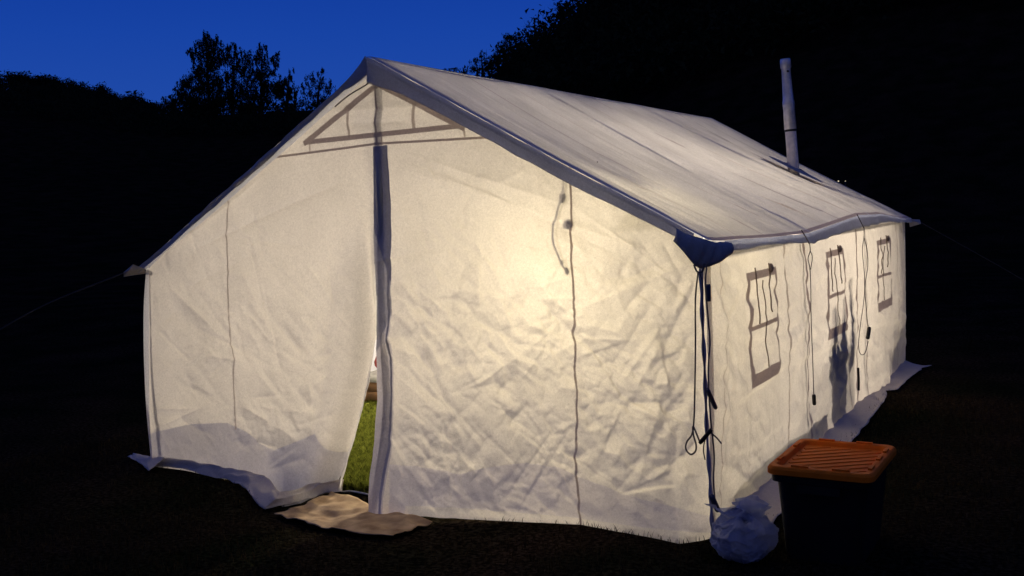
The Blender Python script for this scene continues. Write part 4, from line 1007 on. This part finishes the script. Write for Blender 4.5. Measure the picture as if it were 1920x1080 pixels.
tree('tallest birch of the left clump, narrow tip and a branch poking left', 112, [(392, 190), (390, 150), (388, 110), (385, 62)],
     [(385, 68, 5, 10), (388, 80, 9, 11), (391, 97, 14, 14), (359, 98, 8, 6), (366, 106, 9, 6), (373, 84, 5, 7), (405, 80, 6, 10), (408, 98, 8, 14), (392, 118, 16, 14), (374, 130, 12, 9), (360, 148, 15, 9), (346, 160, 9, 8), (394, 142, 20, 14),
      (380, 168, 26, 12), (362, 190, 20, 12), (345, 186, 15, 10), (395, 195, 26, 12), (375, 210, 16, 9), (340, 175, 10, 8), (410, 165, 14, 14)], 392, 1)
tree('round topped birch in the middle of the left clump', 113, [(436, 190), (438, 150), (440, 100)],
     [(430, 96, 9, 9), (440, 89, 7, 7), (447, 103, 7, 12), (428, 113, 12, 9), (446, 128, 11, 10), (430, 140, 10, 10), (440, 160, 14, 14), (428, 185, 16, 14), (465, 112, 8, 11), (464, 136, 8, 14), (450, 186, 14, 12), (462, 165, 9, 14)], 436, 2)
tree('birch with a slim spire on the right of the left clump', 111, [(490, 190), (491, 150), (492, 92)],
     [(492, 88, 5, 8), (492, 100, 7, 10), (492, 117, 10, 10), (520, 106, 6, 7), (516, 118, 6, 9), (508, 138, 9, 7), (488, 135, 14, 11), (484, 155, 16, 12), (502, 168, 14, 12), (490, 180, 18, 12), (478, 198, 12, 10), (505, 192, 14, 10), (514, 158, 8, 10)], 490, 3)
tree('small drooping birch right of the spire birch', 111, [(538, 195), (540, 165), (543, 142)],
     [(544, 140, 5, 8), (532, 153, 9, 9), (541, 166, 10, 9), (526, 178, 10, 9), (546, 186, 10, 7), (524, 164, 7, 9), (540, 198, 14, 6), (552, 172, 6, 8)], 538, 4)
tree('thin airy tree nearest the tent roof in the left clump', 116, [(595, 200), (598, 170), (602, 140)],
     [(604, 138, 9, 7), (580, 147, 9, 8), (598, 158, 14, 10), (616, 162, 9, 11), (588, 176, 16, 10), (572, 166, 8, 9), (604, 190, 12, 9), (578, 193, 14, 8)], 595, 5, dens=2.4)
tree('low bush like tree at the left foot of the birches', 118, [(330, 205), (328, 190)], [(322, 188, 10, 6), (334, 196, 10, 7), (316, 196, 7, 5)], 330, 6, dens=5)
tree('flat topped small tree just above the tent ridge', 92, [(862, 150), (862, 132)], [(858, 131, 14, 4), (846, 129, 8, 3), (872, 136, 12, 5), (852, 138, 14, 5)], 862, 11, dens=3, leaf=(.05, .10), droop=.2)
tree('lowest bushy tree at the foot of the right hill skyline', 90, [(905, 140), (903, 112)], [(901, 102, 7, 6), (896, 112, 9, 9), (910, 112, 10, 8), (905, 125, 18, 10), (888, 130, 10, 7)], 905, 12, dens=3.4, leaf=(.05, .10), droop=.2)
tree('wide rounded tree on the right hill skyline', 90, [(960, 110), (958, 78)], [(944, 76, 10, 7), (962, 70, 12, 8), (978, 74, 10, 8), (938, 86, 8, 8), (955, 88, 20, 10), (975, 92, 16, 10), (935, 98, 12, 8), (950, 106, 20, 8), (925, 112, 10, 7)], 960, 13, dens=3.4, leaf=(.05, .10), droop=.2)
tree('bare thin tree on the right hill skyline right of the rounded tree', 90, [(1004, 90), (1003, 55), (1001, 35)], [(1001, 36, 4, 6), (1004, 50, 5, 8), (985, 48, 9, 8), (994, 55, 8, 7), (1018, 50, 10, 7), (1006, 66, 8, 8), (1026, 46, 9, 6), (1018, 62, 10, 6)], 1004, 14, dens=1.1, leaf=(.05, .11), droop=.2)
tree('topmost thin tree on the right hill skyline near the picture top', 88, [(1052, 40), (1050, 12), (1048, 2)], [(1048, 5, 7, 6), (1044, 16, 9, 8), (1056, 20, 8, 8), (1062, 12, 7, 6), (1040, 30, 8, 6), (1072, 16, 9, 5), (1082, 6, 8, 5), (1060, 32, 12, 6)], 1052, 15, dens=1.3, leaf=(.05, .11), droop=.2)
# trees along the left ridge: three crowns, copied
def small_tree(seed):
    rs = np.random.RandomState(seed); V = []; n = 0
    t = thing('ridge_tree', 'small dark tree in the row along the left hill skyline', 'tree', (0, 0, 0), 0, 'trees along the left ridge')
    mesh_obj('trunk', *tube([(0, 0, -1), (0, 0, 2.2)], [.12, .05], 6), M['bark'], t)
    for c in range(15):
        cc = np.array((rs.normal(0, .75), rs.normal(0, .75), rs.uniform(1.0, 2.9))); cc[:2] *= (1.15 - abs(cc[2] - 1.8) * .45)
        q = np.clip(rs.normal(0, .36, (130, 3)), -.7, .7) + cc
        for p in q:
            v = rs.normal(0, .10, (3, 3)); V += [tuple(p + v[0]), tuple(p + v[1]), tuple(p + v[2])]; n += 1
    mesh_obj('crown', V, [(i * 3, i * 3 + 1, i * 3 + 2) for i in range(n)], M['leaf'], t, False); return t
protos = [small_tree(40 + i) for i in range(3)]
rs = np.random.RandomState(77); first = [True] * 3
k = 0; az = -56.2
while az < -33.2:
    az += rs.uniform(.30, .62)
    if -46.8 < az < -38.5 and rs.rand() < .6: continue
    D = float(DIST(az)) - rs.uniform(1.0, 5.0); x = CAM.x + D * math.sin(math.radians(az)); y = CAM.y + D * math.cos(math.radians(az)); i = rs.randint(3); p = protos[i]
    sc = rs.uniform(.45, .95)
    if first[i]: t = p; first[i] = False
    else:
        t = p.copy(); COL.objects.link(t)
        for ch in p.children: c = ch.copy(); COL.objects.link(c); c.parent = t
    t.location = (x, y, gz(x, y) - rs.uniform(.9, 1.5) * sc); t.rotation_euler = (0, 0, rs.uniform(0, 6)); t.scale = (sc * rs.uniform(.9, 1.5), sc * rs.uniform(.9, 1.5), sc)
# woodland on both hills, one dark mass
rs = np.random.RandomState(5); V = []; n = 0
for k in range(1500):
    az = rs.uniform(-62, 12); D = float(DIST(az)); d = rs.uniform(.62, .985) * D if az > -36 else rs.uniform(.75, .97) * D; x = CAM.x + d * math.sin(math.radians(az)); y = CAM.y + d * math.cos(math.radians(az)); z = gz(x, y)
    if az < -36: s_ = .8
    else: s_ = 1.3
    s_ *= min(1, (D - d) / 6 + .35)
    q = np.clip(rs.normal(0, .8 * s_, (80, 3)), -1.3 * s_, 1.3 * s_) * (1, 1, .7) + (x, y, z + .8 * s_)
    for p in q: v = rs.normal(0, .13 * s_, (3, 3)); V += [tuple(p + v[0]), tuple(p + v[1]), tuple(p + v[2])]; n += 1
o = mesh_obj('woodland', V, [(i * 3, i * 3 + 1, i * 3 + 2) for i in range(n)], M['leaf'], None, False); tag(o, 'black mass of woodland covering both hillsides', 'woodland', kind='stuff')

# ---------------------------------------------------------------- two tiny far lamps beyond the roof
def far_lamp(px, py, label, size, st):
    p = skypt(px, py, 30); zb = gz(p.x, p.y); t = thing('distant_lamp', label, 'lamp', (p.x, p.y, zb))
    local(t, mesh_obj('post', *tube([(p.x, p.y, zb - .2), (p.x, p.y, p.z)], .02, 6), M['black']))
    m, tt, out = new_mat('far_lamp_glow'); em = tt.nodes.new('ShaderNodeEmission'); em.inputs['Color'].default_value = (1, .85, .55, 1); em.inputs['Strength'].default_value = st
    tt.links.new(em.outputs[0], out.inputs[0]); bm = bmesh.new(); bmesh.ops.create_icosphere(bm, subdivisions=2, radius=size, matrix=Matrix.Translation(p)); local(t, bm_obj('bulb', bm, m))
far_lamp(1572, 340, 'left of two tiny yellowish lamps far behind the roof edge', .020, 1.1)
far_lamp(1585, 340, 'right of two tiny yellowish lamps far behind the roof edge', .016, .9)
